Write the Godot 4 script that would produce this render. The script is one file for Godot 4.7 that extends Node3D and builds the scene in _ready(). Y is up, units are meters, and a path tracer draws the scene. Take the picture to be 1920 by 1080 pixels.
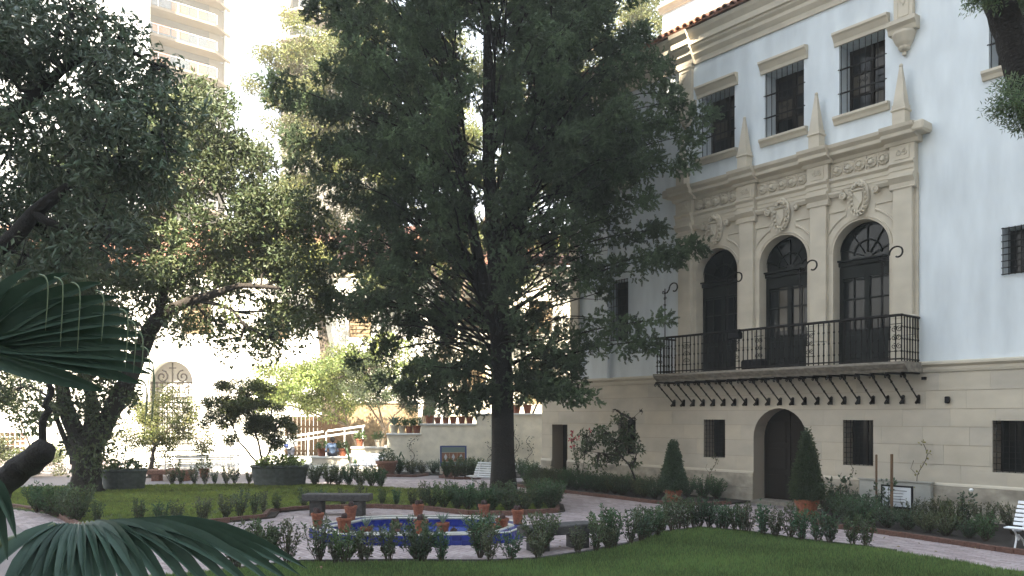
extends Node3D
# A walled city garden: white palace front with a triple-arched loggia, a big cypress, clipped shrubs, a tiled pool.
const EYE := 2.45
const O := Vector3(7.48, 0, -22.0)            # foot of the palace front, below its middle arch
const EX := Vector3(.6325, 0, .7745)          # along the front, towards the right
const EN := Vector3(-.7745, 0, .6325)         # out of the front, into the garden
const TURN := -.8861
var M := {}
var rng := RandomNumberGenerator.new()

class B:                                       # collects triangles; done() makes the mesh
	var v := PackedVector3Array()
	var n := PackedVector3Array()
	var c := PackedColorArray()
	var col := Color.WHITE
	func tri(p, q, r) -> void:                 # counter-clockwise seen from outside
		var m = (q - p).cross(r - p).normalized()
		tri_n(p, q, r, m, m, m)
	func tri_n(p, q, r, np, nq, nr) -> void:
		v.append(p); v.append(r); v.append(q)
		n.append(np); n.append(nr); n.append(nq)
		c.append(col); c.append(col); c.append(col)
	func quad(p, q, r, s) -> void:
		tri(p, q, r); tri(p, r, s)
	func box(at: Vector3, size: Vector3, t := Transform3D(), bevel := 0.0) -> void:
		var h := size / 2
		var k := func(x, y, z): return t * (at + Vector3(x, y, z))
		if bevel <= 0:
			for a in 3:
				var u := Vector3(); u[a] = h[a]
				var w1 := Vector3(); w1[(a + 1) % 3] = h[(a + 1) % 3]
				var w2 := Vector3(); w2[(a + 2) % 3] = h[(a + 2) % 3]
				quad(t * (at + u - w1 - w2), t * (at + u + w1 - w2), t * (at + u + w1 + w2), t * (at + u - w1 + w2))
				quad(t * (at - u - w1 - w2), t * (at - u - w1 + w2), t * (at - u + w1 + w2), t * (at - u + w1 - w2))
			return
		var b := minf(bevel, minf(h.x, minf(h.y, h.z)) * .9)   # rounded-off box: six faces, twelve edges, eight corners
		for a in 3:
			var i := (a + 1) % 3
			var j := (a + 2) % 3
			for s in [1.0, -1.0]:
				var f := func(x, y):
					var p := Vector3(); p[a] = s * h[a]; p[i] = x; p[j] = y
					return t * (at + p)
				var x: float = h[i] - b
				var y: float = h[j] - b
				if s > 0: quad(f.call(-x, -y), f.call(x, -y), f.call(x, y), f.call(-x, y))
				else: quad(f.call(-x, -y), f.call(-x, y), f.call(x, y), f.call(x, -y))
				for e in [1.0, -1.0]:                          # edge between face a and face i, running along j
					var p1 := Vector3(); p1[a] = s * h[a]; p1[i] = e * (h[i] - b); p1[j] = h[j] - b
					var p2 := p1; p2[j] = -p1[j]
					var q1 := Vector3(); q1[a] = s * (h[a] - b); q1[i] = e * h[i]; q1[j] = h[j] - b
					var q2 := q1; q2[j] = -q1[j]
					if s * e > 0: quad(t * (at + p1), t * (at + p2), t * (at + q2), t * (at + q1))
					else: quad(t * (at + p1), t * (at + q1), t * (at + q2), t * (at + p2))
		for sx in [1.0, -1.0]:
			for sy in [1.0, -1.0]:
				for sz in [1.0, -1.0]:
					var p = t * (at + Vector3(sx * h.x, sy * (h.y - b), sz * (h.z - b)))
					var q = t * (at + Vector3(sx * (h.x - b), sy * h.y, sz * (h.z - b)))
					var r = t * (at + Vector3(sx * (h.x - b), sy * (h.y - b), sz * h.z))
					if sx * sy * sz > 0: tri(p, q, r)
					else: tri(p, r, q)
	func prism(poly: PackedVector2Array, z0: float, z1: float, t := Transform3D()) -> void:
		if Geometry2D.is_polygon_clockwise(poly): poly = poly.duplicate(); poly.reverse()
		var ix := Geometry2D.triangulate_polygon(poly)
		for i in range(0, ix.size(), 3):
			var a := poly[ix[i]]
			var b := poly[ix[i + 1]]
			var d := poly[ix[i + 2]]
			if (b - a).cross(d - a) < 0:
				var e := b; b = d; d = e
			tri(t * Vector3(a.x, a.y, z1), t * Vector3(b.x, b.y, z1), t * Vector3(d.x, d.y, z1))
			tri(t * Vector3(a.x, a.y, z0), t * Vector3(d.x, d.y, z0), t * Vector3(b.x, b.y, z0))
		for i in poly.size():
			var a := poly[i]
			var b := poly[(i + 1) % poly.size()]
			quad(t * Vector3(a.x, a.y, z0), t * Vector3(b.x, b.y, z0), t * Vector3(b.x, b.y, z1), t * Vector3(a.x, a.y, z1))
	func tube(pts: Array, rs, k := 6, closed := false) -> void:      # rs: one radius or one per point
		var rings := []
		var last := Vector3.ZERO
		for i in pts.size():
			var d: Vector3 = (pts[mini(i + 1, pts.size() - 1)] - pts[maxi(i - 1, 0)])
			if closed: d = pts[(i + 1) % pts.size()] - pts[(i + pts.size() - 1) % pts.size()]
			d = d.normalized()
			var side := last - d * last.dot(d)
			if side.length() < .1: side = d.cross(Vector3.UP if absf(d.y) < .9 else Vector3.RIGHT)
			side = side.normalized(); last = side
			var up := d.cross(side)
			var ring := []
			for j in k:
				var a := TAU * j / k
				ring.append([pts[i] + (side * cos(a) + up * sin(a)) * (rs[i] if rs is Array else rs), side * cos(a) + up * sin(a)])
			rings.append(ring)
		var count := rings.size() if closed else rings.size() - 1
		for i in count:
			var r1: Array = rings[i]
			var r2: Array = rings[(i + 1) % rings.size()]
			for j in k:
				var m := (j + 1) % k
				tri_n(r1[j][0], r1[m][0], r2[m][0], r1[j][1], r1[m][1], r2[m][1])
				tri_n(r1[j][0], r2[m][0], r2[j][0], r1[j][1], r2[m][1], r2[j][1])
		if not closed:
			for e in [0, rings.size() - 1]:
				var r: Array = rings[e]
				for j in range(1, k - 1):
					if e == 0: tri(r[0][0], r[j + 1][0], r[j][0])
					else: tri(r[0][0], r[j][0], r[j + 1][0])
	func lathe(prof: Array, k := 16, t := Transform3D()) -> void:    # prof: Vector2(radius, height) from the bottom up
		for i in prof.size() - 1:
			var p: Vector2 = prof[i]
			var q: Vector2 = prof[i + 1]
			var m := Vector2(q.y - p.y, p.x - q.x).normalized()
			for j in k:
				var a := TAU * j / k
				var b := TAU * (j + 1) / k
				var ca := Vector3(cos(a), 0, -sin(a))
				var cb := Vector3(cos(b), 0, -sin(b))
				var na := (t.basis * (ca * m.x + Vector3.UP * m.y)).normalized()
				var nb := (t.basis * (cb * m.x + Vector3.UP * m.y)).normalized()
				var p1 := t * (ca * p.x + Vector3.UP * p.y)
				var p2 := t * (cb * p.x + Vector3.UP * p.y)
				var q1 := t * (ca * q.x + Vector3.UP * q.y)
				var q2 := t * (cb * q.x + Vector3.UP * q.y)
				if p.x > 0: tri_n(p1, p2, q2, na, nb, nb)
				if q.x > 0: tri_n(p1, q2, q1, na, nb, na)
	func mould(prof: Array, x0: float, x1: float, t := Transform3D()) -> void:    # prof: Vector2(z, y), run along x
		var poly := PackedVector2Array()
		for p in prof: poly.append(Vector2(-p.x, p.y))
		prism(poly, x0, x1, t * Transform3D(Basis(Vector3(0, 0, -1), Vector3.UP, Vector3.RIGHT), Vector3.ZERO))
	func leaf(at: Vector3, dir: Vector3, side: Vector3, l: float, w: float, fold := .25) -> void:
		var up := side.cross(dir).normalized()
		var m := at + dir * l * .45
		var a := m + side * w * .5 + up * w * fold
		var b := m - side * w * .5 + up * w * fold
		var tip := at + dir * l - up * l * .08
		tri(at, a, tip); tri(at, tip, b)
	func add(o: B, t: Transform3D) -> void:
		for i in range(0, o.v.size(), 3):
			for k in 3:
				v.append(t * o.v[i + k]); n.append((t.basis * o.n[i + k]).normalized()); c.append(o.c[i + k])
	func done() -> ArrayMesh:
		var a := []; a.resize(Mesh.ARRAY_MAX)
		a[Mesh.ARRAY_VERTEX] = v; a[Mesh.ARRAY_NORMAL] = n; a[Mesh.ARRAY_COLOR] = c
		var m := ArrayMesh.new(); m.add_surface_from_arrays(Mesh.PRIMITIVE_TRIANGLES, a)
		return m

func noise_tex(seed_: int, freq: float, lo: float, hi: float, octaves := 4, as_normal := false, bump := 6.0, kind := FastNoiseLite.TYPE_SIMPLEX_SMOOTH) -> NoiseTexture2D:
	var f := FastNoiseLite.new(); f.seed = seed_; f.frequency = freq; f.fractal_octaves = octaves; f.noise_type = kind
	var t := NoiseTexture2D.new(); t.width = 512; t.height = 512; t.seamless = true; t.noise = f
	if as_normal: t.as_normal_map = true; t.bump_strength = bump
	else:
		var g := Gradient.new(); g.set_color(0, Color(lo, lo, lo)); g.set_color(1, Color(hi, hi, hi)); t.color_ramp = g
	return t

func mat(called: String, lin: Color, rough := .85, tex = null, scale = 1.0, bump = null, depth := .5, in_world := true) -> StandardMaterial3D:
	var m := StandardMaterial3D.new(); m.resource_name = called
	m.albedo_color = lin.linear_to_srgb(); m.roughness = rough
	if tex or bump:
		m.uv1_triplanar = true; m.uv1_world_triplanar = in_world; m.uv1_scale = scale if typeof(scale) == TYPE_VECTOR3 else Vector3.ONE * float(scale)
	if tex: m.albedo_texture = tex
	if bump: m.normal_enabled = true; m.normal_texture = bump; m.normal_scale = depth
	M[called] = m
	return m

func leafy(called: String, back := .5, rough := .55) -> StandardMaterial3D:      # colour comes from each copy
	var m := StandardMaterial3D.new(); m.resource_name = called; m.vertex_color_use_as_albedo = true
	m.albedo_color = Color.WHITE; m.roughness = rough; m.backlight_enabled = true; m.backlight = Color(back, back, back * .7).linear_to_srgb()
	M[called] = m
	return m

func tag(o: Node, label: String, category := "", group := "", kind := "") -> Node:
	if label: o.set_meta("label", label)
	if category: o.set_meta("category", category)
	if group: o.set_meta("group", group)
	if kind: o.set_meta("kind", kind)
	return o

func thing(called: String, label: String, category: String, at := Vector3.ZERO, turn := 0.0, group := "") -> Node3D:
	var o := Node3D.new(); o.name = called; add_child(o, true)
	o.position = at; o.rotation.y = turn
	tag(o, label, category, group)
	return o

func part(parent: Node, called: String, shape, m: Material, at := Vector3.ZERO, turn := 0.0) -> MeshInstance3D:
	var o := MeshInstance3D.new(); o.name = called
	o.mesh = shape.done() if shape is B else shape
	o.material_override = m; o.position = at; o.rotation.y = turn
	parent.add_child(o, true)
	return o

func struct(called: String, shape, m: Material) -> MeshInstance3D:
	return tag(part(self, called, shape, m), "", "", "", "structure")

func scatter(parent: Node, called: String, mesh: Mesh, m: Material, where: Array, cols: Array, stuff := true) -> MultiMeshInstance3D:
	var mm := MultiMesh.new(); mm.transform_format = MultiMesh.TRANSFORM_3D; mm.use_colors = true; mm.mesh = mesh
	mm.instance_count = where.size()
	var buf := PackedFloat32Array(); buf.resize(where.size() * 16)
	for i in where.size():
		var t: Transform3D = where[i]
		var c: Color = cols[i]
		var k := i * 16
		buf[k] = t.basis.x.x; buf[k + 1] = t.basis.y.x; buf[k + 2] = t.basis.z.x; buf[k + 3] = t.origin.x
		buf[k + 4] = t.basis.x.y; buf[k + 5] = t.basis.y.y; buf[k + 6] = t.basis.z.y; buf[k + 7] = t.origin.y
		buf[k + 8] = t.basis.x.z; buf[k + 9] = t.basis.y.z; buf[k + 10] = t.basis.z.z; buf[k + 11] = t.origin.z
		buf[k + 12] = c.r; buf[k + 13] = c.g; buf[k + 14] = c.b; buf[k + 15] = 1
	mm.buffer = buf
	var o := MultiMeshInstance3D.new(); o.name = called; o.multimesh = mm; o.material_override = m
	parent.add_child(o, true)
	if stuff: o.set_meta("kind", "stuff")
	return o

func P(px: float, py: float, d: float) -> Vector3:      # a measured spot of the photograph at a distance: its place in the garden
	return Vector3((px - 960) / 1500 * d, EYE + (781 - py) / 1500 * d, -d)
func G(x: float, d: float, y := 0.0) -> Vector3: return Vector3(x, y, -d)
func SN(s: float, y: float, n: float) -> Vector3: return O + EX * s + EN * n + Vector3.UP * y
func V2(a: Array) -> PackedVector2Array:                # flat list x, y, x, y ...
	var r := PackedVector2Array()
	for i in range(0, a.size(), 2): r.append(Vector2(a[i], a[i + 1]))
	return r
func rr(a: float, b: float) -> float: return rng.randf_range(a, b)
func rdir() -> Vector3:
	var z := rr(-1, 1)
	var a := rr(0, TAU)
	return Vector3(sqrt(1 - z * z) * cos(a), z, sqrt(1 - z * z) * sin(a))
func rot(x: Vector3, s := 1.0, up := Vector3.UP) -> Basis:    # a basis whose y axis points along x, turned at random about it
	var y := x.normalized()
	var a := y.cross(up if absf(y.dot(up)) < .95 else Vector3.RIGHT).normalized()
	return Basis(a, y, a.cross(y)) .rotated(y, rr(0, TAU)) * Basis.from_scale(Vector3.ONE * s)
func smooth(pts: Array, k := 4) -> Array:
	var c := Curve3D.new()
	for i in pts.size():
		var d: Vector3 = (pts[mini(i + 1, pts.size() - 1)] - pts[maxi(i - 1, 0)]) / 6.0
		c.add_point(pts[i], -d, d)
	var out := []
	for i in (pts.size() - 1) * k + 1: out.append(c.sample(mini(i / k, pts.size() - 2), float(i) / k - mini(i / k, pts.size() - 2)))
	return out
const TENS := ["", "", "twenty", "thirty", "forty", "fifty"]
const ORD := ["", "first", "second", "third", "fourth", "fifth", "sixth", "seventh", "eighth", "ninth", "tenth", "eleventh", "twelfth", "thirteenth", "fourteenth", "fifteenth", "sixteenth", "seventeenth", "eighteenth", "nineteenth", "twentieth"]
func nth(i: int) -> String:
	if i <= 20: return ORD[i]
	return (TENS[i / 10] + "-" + ORD[i % 10]) if i % 10 else TENS[i / 10].trim_suffix("y") + "ieth"

func _ready() -> void:
	rng.seed = 7
	var cam := Camera3D.new(); cam.name = "camera"; add_child(cam)
	cam.position = Vector3(0, EYE, 0); cam.near = .1; cam.far = 900
	cam.projection = Camera3D.PROJECTION_FRUSTUM; cam.keep_aspect = Camera3D.KEEP_HEIGHT
	cam.size = .1 * 1080.0 / 1500; cam.frustum_offset = Vector2(0, .1 * 241.0 / 1500); cam.current = true
	var env := Environment.new()
	env.background_mode = Environment.BG_SKY; env.sky = Sky.new()
	var sm := ProceduralSkyMaterial.new()
	sm.sky_top_color = Color(.5, .62, .80).linear_to_srgb(); sm.sky_horizon_color = Color(.85, .9, .95).linear_to_srgb(); sm.sky_curve = .25
	sm.ground_bottom_color = Color(.2, .19, .17).linear_to_srgb(); sm.ground_horizon_color = Color(.6, .62, .62).linear_to_srgb(); sm.sky_energy_multiplier = .74
	sm.sun_angle_max = 20
	env.sky.sky_material = sm
	env.tonemap_mode = Environment.TONE_MAPPER_LINEAR; env.tonemap_exposure = 8.3
	env.sdfgi_enabled = true; env.ssao_enabled = true; env.ssil_enabled = true
	var we := WorldEnvironment.new(); we.name = "world_environment"; we.environment = env; add_child(we)
	env.fog_enabled = true; env.fog_density = .0019; env.fog_light_color = Color(1.0, .97, .91)
	var sun := DirectionalLight3D.new(); sun.name = "sun"; add_child(sun)
	sun.look_at_from_position(Vector3(-.1, 1.1, 1.0) * 50, Vector3.ZERO)
	sun.light_energy = 1.6; sun.light_color = Color(1, .95, .86); sun.light_angular_distance = .5; sun.shadow_enabled = true
	make_materials()
	build_shade_block()
	build_palace()
	build_ground()
	build_backdrop()
	build_terrace()
	build_cypress()
	build_trees()
	build_garden()
	build_people()
	build_palm()

func make_materials() -> void:
	var blotch := noise_tex(1, .008, .88, 1.0, 5)
	var grain := noise_tex(2, .05, .72, 1.0, 4)
	var rough_n := noise_tex(3, .03, 0, 1, 5, true, 5.0)
	var stain := noise_tex(4, .012, .62, 1.0, 6)
	var stone_tone := noise_tex(9, .006, .885, 1.0, 6)
	var bark := noise_tex(5, .03, .35, 1.0, 4, false, 1, FastNoiseLite.TYPE_CELLULAR)
	var bark_n := noise_tex(6, .02, 0, 1, 5, true, 14.0)
	mat("white_stucco", Color(.72, .765, .775), .9, stone_tone, Vector3(.7, .13, .7))
	mat("cream_stone", Color(.545, .485, .385), .85, stone_tone, .45)
	mat("cream_stone_warm", Color(.565, .50, .39), .85, stone_tone, .45)
	mat("cream_stone_grey", Color(.52, .465, .375), .85, stone_tone, .45)
	mat("plinth_stone", Color(.53, .47, .37), .88, stain, .5)
	mat("cream_trim", Color(.60, .535, .42), .85, stone_tone, .5)
	mat("slab_stone", Color(.34, .30, .24), .9, stain, 1.2, rough_n, .4)
	mat("joint", Color(.36, .31, .245), .95)
	mat("iron", Color(.018, .016, .015), .55)
	mat("dark_wood", Color(.03, .024, .019), .6, grain, 2.0)
	mat("door_wood", Color(.028, .03, .027), .5, grain, 1.5)
	mat("glass", Color(.012, .014, .014), .07); M.glass.metallic_specular = .34
	mat("curtain_glass", Color(.07, .06, .045), .08); M.curtain_glass.metallic_specular = .34
	mat("room", Color(.02, .02, .02), 1.0)
	mat("roof_tile", Color(.40, .19, .12), .85, stain, 2.0, rough_n, .4)
	mat("terracotta", Color(.32, .105, .05), .8, stain, 2.5, rough_n, .3)
	mat("old_terracotta", Color(.30, .15, .10), .9, stain, 2.0, rough_n, .4)
	mat("kerb_clay", Color(.17, .085, .06), .9, stain, 2.5, rough_n, .5)
	mat("paver", Color(.345, .28, .27), .9, blotch, 3.0, rough_n, .4)
	mat("paver_dark", Color(.30, .24, .232), .9, blotch, 3.0, rough_n, .4)
	mat("paver_pale", Color(.385, .32, .305), .9, blotch, 3.0, rough_n, .4)
	mat("paving_joint", Color(.25, .21, .20), .95, grain, 2.0)
	mat("soil", Color(.035, .026, .019), 1.0, grain, 2.0, rough_n, 1.0)
	mat("turf", Color(.10, .14, .048), 1.0, stain, 1.5, rough_n, 1.0)
	mat("earth", Color(.14, .12, .09), 1.0, stain, .5)
	mat("blue_tile", Color(.022, .04, .27), .22, blotch, 3.0)
	mat("blue_tile_deep", Color(.016, .028, .2), .22, blotch, 3.0)
	mat("pale_blue_tile", Color(.07, .10, .30), .25, blotch, 3.0)
	mat("rim_tile", Color(.52, .51, .43), .35, blotch, 3.0)
	mat("gray_stone", Color(.075, .07, .066), .9, stain, 1.5, rough_n, .7)
	mat("concrete", Color(.13, .145, .135), .9, stain, 1.0, rough_n, .5)
	mat("white_paint", Color(.76, .77, .78), .45)
	mat("cream_wall", Color(.86, .79, .64), .9, blotch, .4, rough_n, .25)
	mat("house_wall", Color(.78, .76, .70), .9, blotch, .2)
	mat("ochre", Color(.33, .235, .135), .85, stain, .6)
	mat("bark", Color(.075, .06, .048), .95, bark, 1.6, bark_n, 1.2)
	mat("cypress_bark", Color(.04, .032, .027), .95, bark, 1.4, bark_n, 1.5)
	mat("pale_bark", Color(.16, .125, .095), .95, stain, 1.5, bark_n, 1.0)
	mat("cut_bark", Color(.026, .02, .016), .95, bark, 2.5, bark_n, 1.2)
	mat("stake_wood", Color(.20, .12, .065), .85, grain, 2.0)
	mat("fence_wood", Color(.13, .075, .04), .85, grain, 1.0)
	mat("sign_white", Color(.62, .64, .66), .4)
	mat("sign_ink", Color(.05, .05, .055), .6)
	mat("black_paint", Color(.012, .012, .014), .4)
	mat("cabinet", Color(.42, .41, .36), .7, blotch, .8)
	mat("steel", Color(.55, .56, .57), .35)
	mat("grey_band", Color(.09, .10, .11), .8)
	mat("orange_cloth", Color(.62, .25, .10), .9)
	mat("slab_cream_shaded", Color(.27, .22, .165), .9, blotch, .1)  # balcony slab cream darkened, shade put into the colour
	mat("tower_cream_shaded", Color(.22, .205, .18), .9, blotch, .1)  # tower cream darkened to look shaded though the sun reaches it
	mat("tower_white", Color(.72, .73, .74), .9, blotch, .05)
	mat("tower_glass", Color(.10, .12, .13), .1)
	mat("flower_red", Color(.45, .03, .06), .6)
	mat("flower_white", Color(.8, .8, .78), .6)
	mat("flower_pink", Color(.6, .25, .25), .6)
	mat("cactus", Color(.06, .11, .05), .7)
	mat("cactus_dark", Color(.05, .022, .018), .8, grain, 8.0)
	mat("agave", Color(.16, .22, .16), .6)
	mat("tile_blue_frame", Color(.06, .09, .24), .3)
	mat("tile_green", Color(.18, .26, .24), .3)
	mat("tile_rust", Color(.30, .15, .09), .35)
	mat("tile_pale", Color(.55, .58, .60), .3)
	var v := mat("person_paint", Color.WHITE, .85); v.vertex_color_use_as_albedo = true
	var g := mat("pane_glass", Color(.12, .14, .14), .05); g.transparency = BaseMaterial3D.TRANSPARENCY_ALPHA; g.albedo_color.a = .15
	for k in ["iron", "dark_wood", "door_wood", "black_paint", "room"]: M[k].metallic_specular = .18
	leafy("leaf"); leafy("needle", .15, .8); leafy("blade", .4, .7); leafy("thick_leaf", .3, .6)
	var p := mat("palm_leaf", Color(.045, .078, .054), .5, blotch, 6.0); p.metallic_specular = .3; p.vertex_color_use_as_albedo = true; p.backlight_enabled = true; p.backlight = Color(.25, .3, .15)
	mat("palm_dry", Color(.10, .13, .065), .7); mat("palm_stalk", Color(.07, .09, .035), .5)

func build_shade_block() -> void:      # unseen block added behind the viewer, its steps shaped to cast the garden shade
	var t := thing("added_shade_block", "unseen stepped block added behind the viewer to shade the front of the garden", "building", G(0, -8))
	var wall := B.new()
	for r in [[-46.0, -14.0, 45.0], [-14.0, -9.8, 40.2], [-9.8, .6, 60.0], [.6, 6.0, 48.8], [6.0, 40.0, 64.0]]:
		wall.box(Vector3((r[0] + r[1]) / 2, r[2] / 2, 6), Vector3(r[1] - r[0] - .004, r[2], 12))
	part(t, "wall", wall, M.tower_white)
	var w := B.new(); w.box(Vector3(0, .8, .05), Vector3(1.4, 1.6, .1))
	var wm := w.done()
	for x in range(-44, 40, 4):
		for y in range(4, 34, 6): part(t, "window", wm, M.tower_glass, Vector3(x + .5, y, -.06))

func arch_poly(cx: float, half: float, bottom: float, spring: float, k := 16) -> PackedVector2Array:
	var r := PackedVector2Array([Vector2(cx - half, bottom), Vector2(cx + half, bottom)])
	for i in k + 1: r.append(Vector2(cx + half * cos(PI * i / k), spring + half * sin(PI * i / k)))
	return r
func rect(x0: float, y0: float, x1: float, y1: float) -> PackedVector2Array:
	return PackedVector2Array([Vector2(x0, y0), Vector2(x1, y0), Vector2(x1, y1), Vector2(x0, y1)])
func cut(polys: Array, holes: Array) -> Array:
	for h in holes:
		var left := []
		for p in polys: left.append_array(Geometry2D.clip_polygons(p, h))
		polys = left
	return polys.filter(func(p): return not Geometry2D.is_polygon_clockwise(p) and p.size() > 2)
func wall_with_holes(b: B, x0: float, x1: float, y0: float, y1: float, z0: float, z1: float, holes: Array) -> void:
	var cuts := [x0, x1]                       # split through the middle of every opening, so that no piece has a hole
	for h in holes:
		var lo := 1e9
		var hi := -1e9
		for p in h: lo = minf(lo, p.x); hi = maxf(hi, p.x)
		if (lo + hi) / 2 > x0 and (lo + hi) / 2 < x1: cuts.append((lo + hi) / 2)
	cuts.sort()
	for i in cuts.size() - 1:
		if cuts[i + 1] - cuts[i] < .01: continue
		for p in cut([rect(cuts[i], y0, cuts[i + 1], y1)], holes): b.prism(p, z0, z1)

func scroll(b: B, c: Vector3, r: float, turns: float, dir: float, th: float, start := 0.0) -> void:
	var pts := []
	var k := int(10 * turns)
	for i in k + 1:
		var f := float(i) / k
		var a := start + dir * TAU * turns * f
		pts.append(c + Vector3(cos(a), sin(a), 0) * r * (1 - .8 * f))
	b.tube(pts, th, 5)

func build_palace() -> void:
	var t := thing("palace", "white palace with cream stone loggia of three arches above a long iron balcony", "building", O, TURN)
	var Z := .55
	# openings
	var door := arch_poly(-.15, .82, 0, 1.86)
	var low := [rect(-2.7, 1.23, -1.93, 2.36), rect(1.7, 1.2, 2.5, 2.36), rect(5.22, 1.2, 6.1, 2.36), rect(-6.2, 1.2, -5.42, 2.35), rect(-9.5, 0, -8.68, 2.16)]
	var loggia := []
	for c in [-2.2, 0.0, 2.2]: loggia.append(arch_poly(c, .755, 3.72, 6.7))
	var up := []
	for c in [-6.2, -2.2, 0.0, 2.2, 5.75]: up.append(rect(c - .6, 10.22, c + .6, 12.06))
	var side := [rect(5.45, 5.6, 6.3, 6.62), rect(-6.6, 5.0, -5.75, 7.0)]
	# walls
	var b := B.new()
	wall_with_holes(b, -10.07, 12, 0, 3.5, -Z, -.012, [door] + low)
	part(t, "ground_floor_wall", b, M.joint)
	b = B.new()
	wall_with_holes(b, -8.45, 12, 3.5, 9.2, -Z, 0, loggia + side)
	wall_with_holes(b, -8.45, 12, 9.2, 13.9, -Z, 0, up)
	b.box(Vector3(-8.2, 7, -4.5), Vector3(.5, 13.8, 7.8))
	b.box(Vector3(11.7, 7, -4.5), Vector3(.5, 13.8, 7.8))
	b.box(Vector3(1.8, 7, -8.6), Vector3(20.4, 13.8, .4))
	part(t, "upper_wall", b, M.white_stucco)
	b = B.new()
	b.box(Vector3(1.7, 6.9, -1.45), Vector3(19.6, 13.6, .1))
	b.box(Vector3(1.7, 3.58, -1.0), Vector3(19.6, .1, .8)); b.box(Vector3(1.7, 9.0, -1.0), Vector3(19.6, .1, .8))
	part(t, "inner_wall", b, M.room)
	b = B.new(); b.box(Vector3(-9.8, 1.75, -4.6), Vector3(.5, 3.5, 8)); b.box(Vector3(-9.25, 3.42, -4.6), Vector3(1.6, .12, 8))
	part(t, "terrace_wall", b, M.cream_stone)
	# dressed stone blocks of the ground floor, joints recessed; the plinth stands proud
	var courses := [0.0, .42, .83, 1.32, 1.78, 2.21, 2.63, 3.06, 3.5]
	for i in courses.size() - 1:
		var y0: float = courses[i] + .006
		var y1: float = courses[i + 1] - .006
		var x := -10.07 + (0.0 if i % 2 else .45)
		var row := [-10.07]
		while x < 9.8:
			if x > -10: row.append(x)
			x += 1.02 + .12 * sin(x * 3.1 + i)
		row.append(9.8)
		for k in row.size() - 1:
			for p in cut([rect(row[k] + .0015, y0, row[k + 1] - .0015, y1)], [door] + low):
				b = B.new(); b.prism(p, -.02, .045 if i < 2 else 0.0 + rr(-.001, .003))
				part(t, "plinth_block" if i < 2 else "stone_block", b, M.plinth_stone if i < 2 else [M.cream_stone, M.cream_stone_warm, M.cream_stone_grey][rng.randi() % 3])
	b = B.new()
	for s in [[-10.1, -9.5], [-8.68, -.97], [.67, 9.8]]: b.mould([Vector2(0, .83), Vector2(.045, .83), Vector2(.03, .87), Vector2(0, .9)], s[0], s[1])
	part(t, "plinth_moulding", b, M.cream_trim)
	b = B.new()
	b.mould([Vector2(-.02, 3.5), Vector2(.03, 3.5), Vector2(.05, 3.56), Vector2(.05, 3.62), Vector2(.12, 3.68), Vector2(.12, 3.73), Vector2(-.02, 3.77)], -10.1, 9.8)
	part(t, "string_course", b, M.cream_trim)
	# door
	b = B.new(); b.prism(arch_poly(-.15, .84, 0, 1.86), -.60, -.54); part(t, "door", b, M.dark_wood)
	var dm := B.new()
	for x in [-.56, .26]:
		for y in [.2, .95, 1.7]: dm.box(Vector3(x, y + .3, -.53), Vector3(.6, .6, .03), Transform3D(), .012)
	dm.box(Vector3(-.15, 1.3, -.525), Vector3(.06, 2.5, .04)); part(t.get_node("door"), "door_panel", dm, M.dark_wood)
	b = B.new(); b.box(Vector3(-.15, .05, -.2), Vector3(1.62, .1, .7)); part(t, "doorstep", b, M.slab_stone)
	b = B.new(); b.box(Vector3(-9.09, 1.08, -.58), Vector3(.84, 2.16, .06)); part(t, "side_door", b, M.dark_wood)
	# barred ground windows
	for i in 4:
		var q: PackedVector2Array = low[i]
		var w := B.new(); w.box(Vector3((q[0].x + q[1].x) / 2, (q[0].y + q[2].y) / 2, -.53), Vector3(q[1].x - q[0].x, q[2].y - q[0].y, .05))
		var wn := part(t, "barred_window", w, M.glass)
		var g := B.new()
		var nx := 7
		for k in nx:
			var x := lerpf(q[0].x, q[1].x, (k + .5) / nx)
			g.box(Vector3(x, (q[0].y + q[2].y) / 2, -.07), Vector3(.014, q[2].y - q[0].y, .014))
		for k in 9: g.box(Vector3((q[0].x + q[1].x) / 2, lerpf(q[0].y, q[2].y, (k + .5) / 9), -.07), Vector3(q[1].x - q[0].x, .012, .018))
		part(wn, "grille", g, M.iron)
		var f := B.new()
		f.box(Vector3((q[0].x + q[1].x) / 2, (q[0].y + q[2].y) / 2, -.5), Vector3(.06, q[2].y - q[0].y, .04)); part(wn, "frame", f, M.dark_wood)
	# upper windows
	var nose := [Vector2(-.01, 0), Vector2(.05, 0), Vector2(.06, .09), Vector2(.14, .22), Vector2(.19, .26), Vector2(.19, .32), Vector2(-.01, .36)]
	var sillp := [Vector2(-.01, -.2), Vector2(.06, -.2), Vector2(.09, -.12), Vector2(.15, -.06), Vector2(.15, 0), Vector2(-.01, .02)]
	for c in [-6.2, -2.2, 0.0, 2.2, 5.75]:
		var w := B.new(); w.box(Vector3(c, 11.14, -.62), Vector3(1.24, 1.9, .06))
		var wn := part(t, "window", w, M.dark_wood)
		for x in [-.3, .3]:
			for k in 3:
				var pn := B.new(); pn.box(Vector3(c + x, 10.58 + k * .55, -.585), Vector3(.44, .48, .02)); part(wn, "pane", pn, M.curtain_glass if (k + int(x > 0)) % 2 else M.glass)
		var f := B.new()
		for x in [-.58, 0, .58]: f.box(Vector3(c + x, 11.14, -.57), Vector3(.08, 1.84, .06))
		for y in [10.84, 11.4]: f.box(Vector3(c, y, -.57), Vector3(1.2, .05, .05))
		part(wn, "frame", f, M.dark_wood)
		var g := B.new()
		for k in 8: g.tube([Vector3(c - .56 + k * .16, 10.22, -.03), Vector3(c - .56 + k * .16, 12.06, -.03)], .011, 5)
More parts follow.
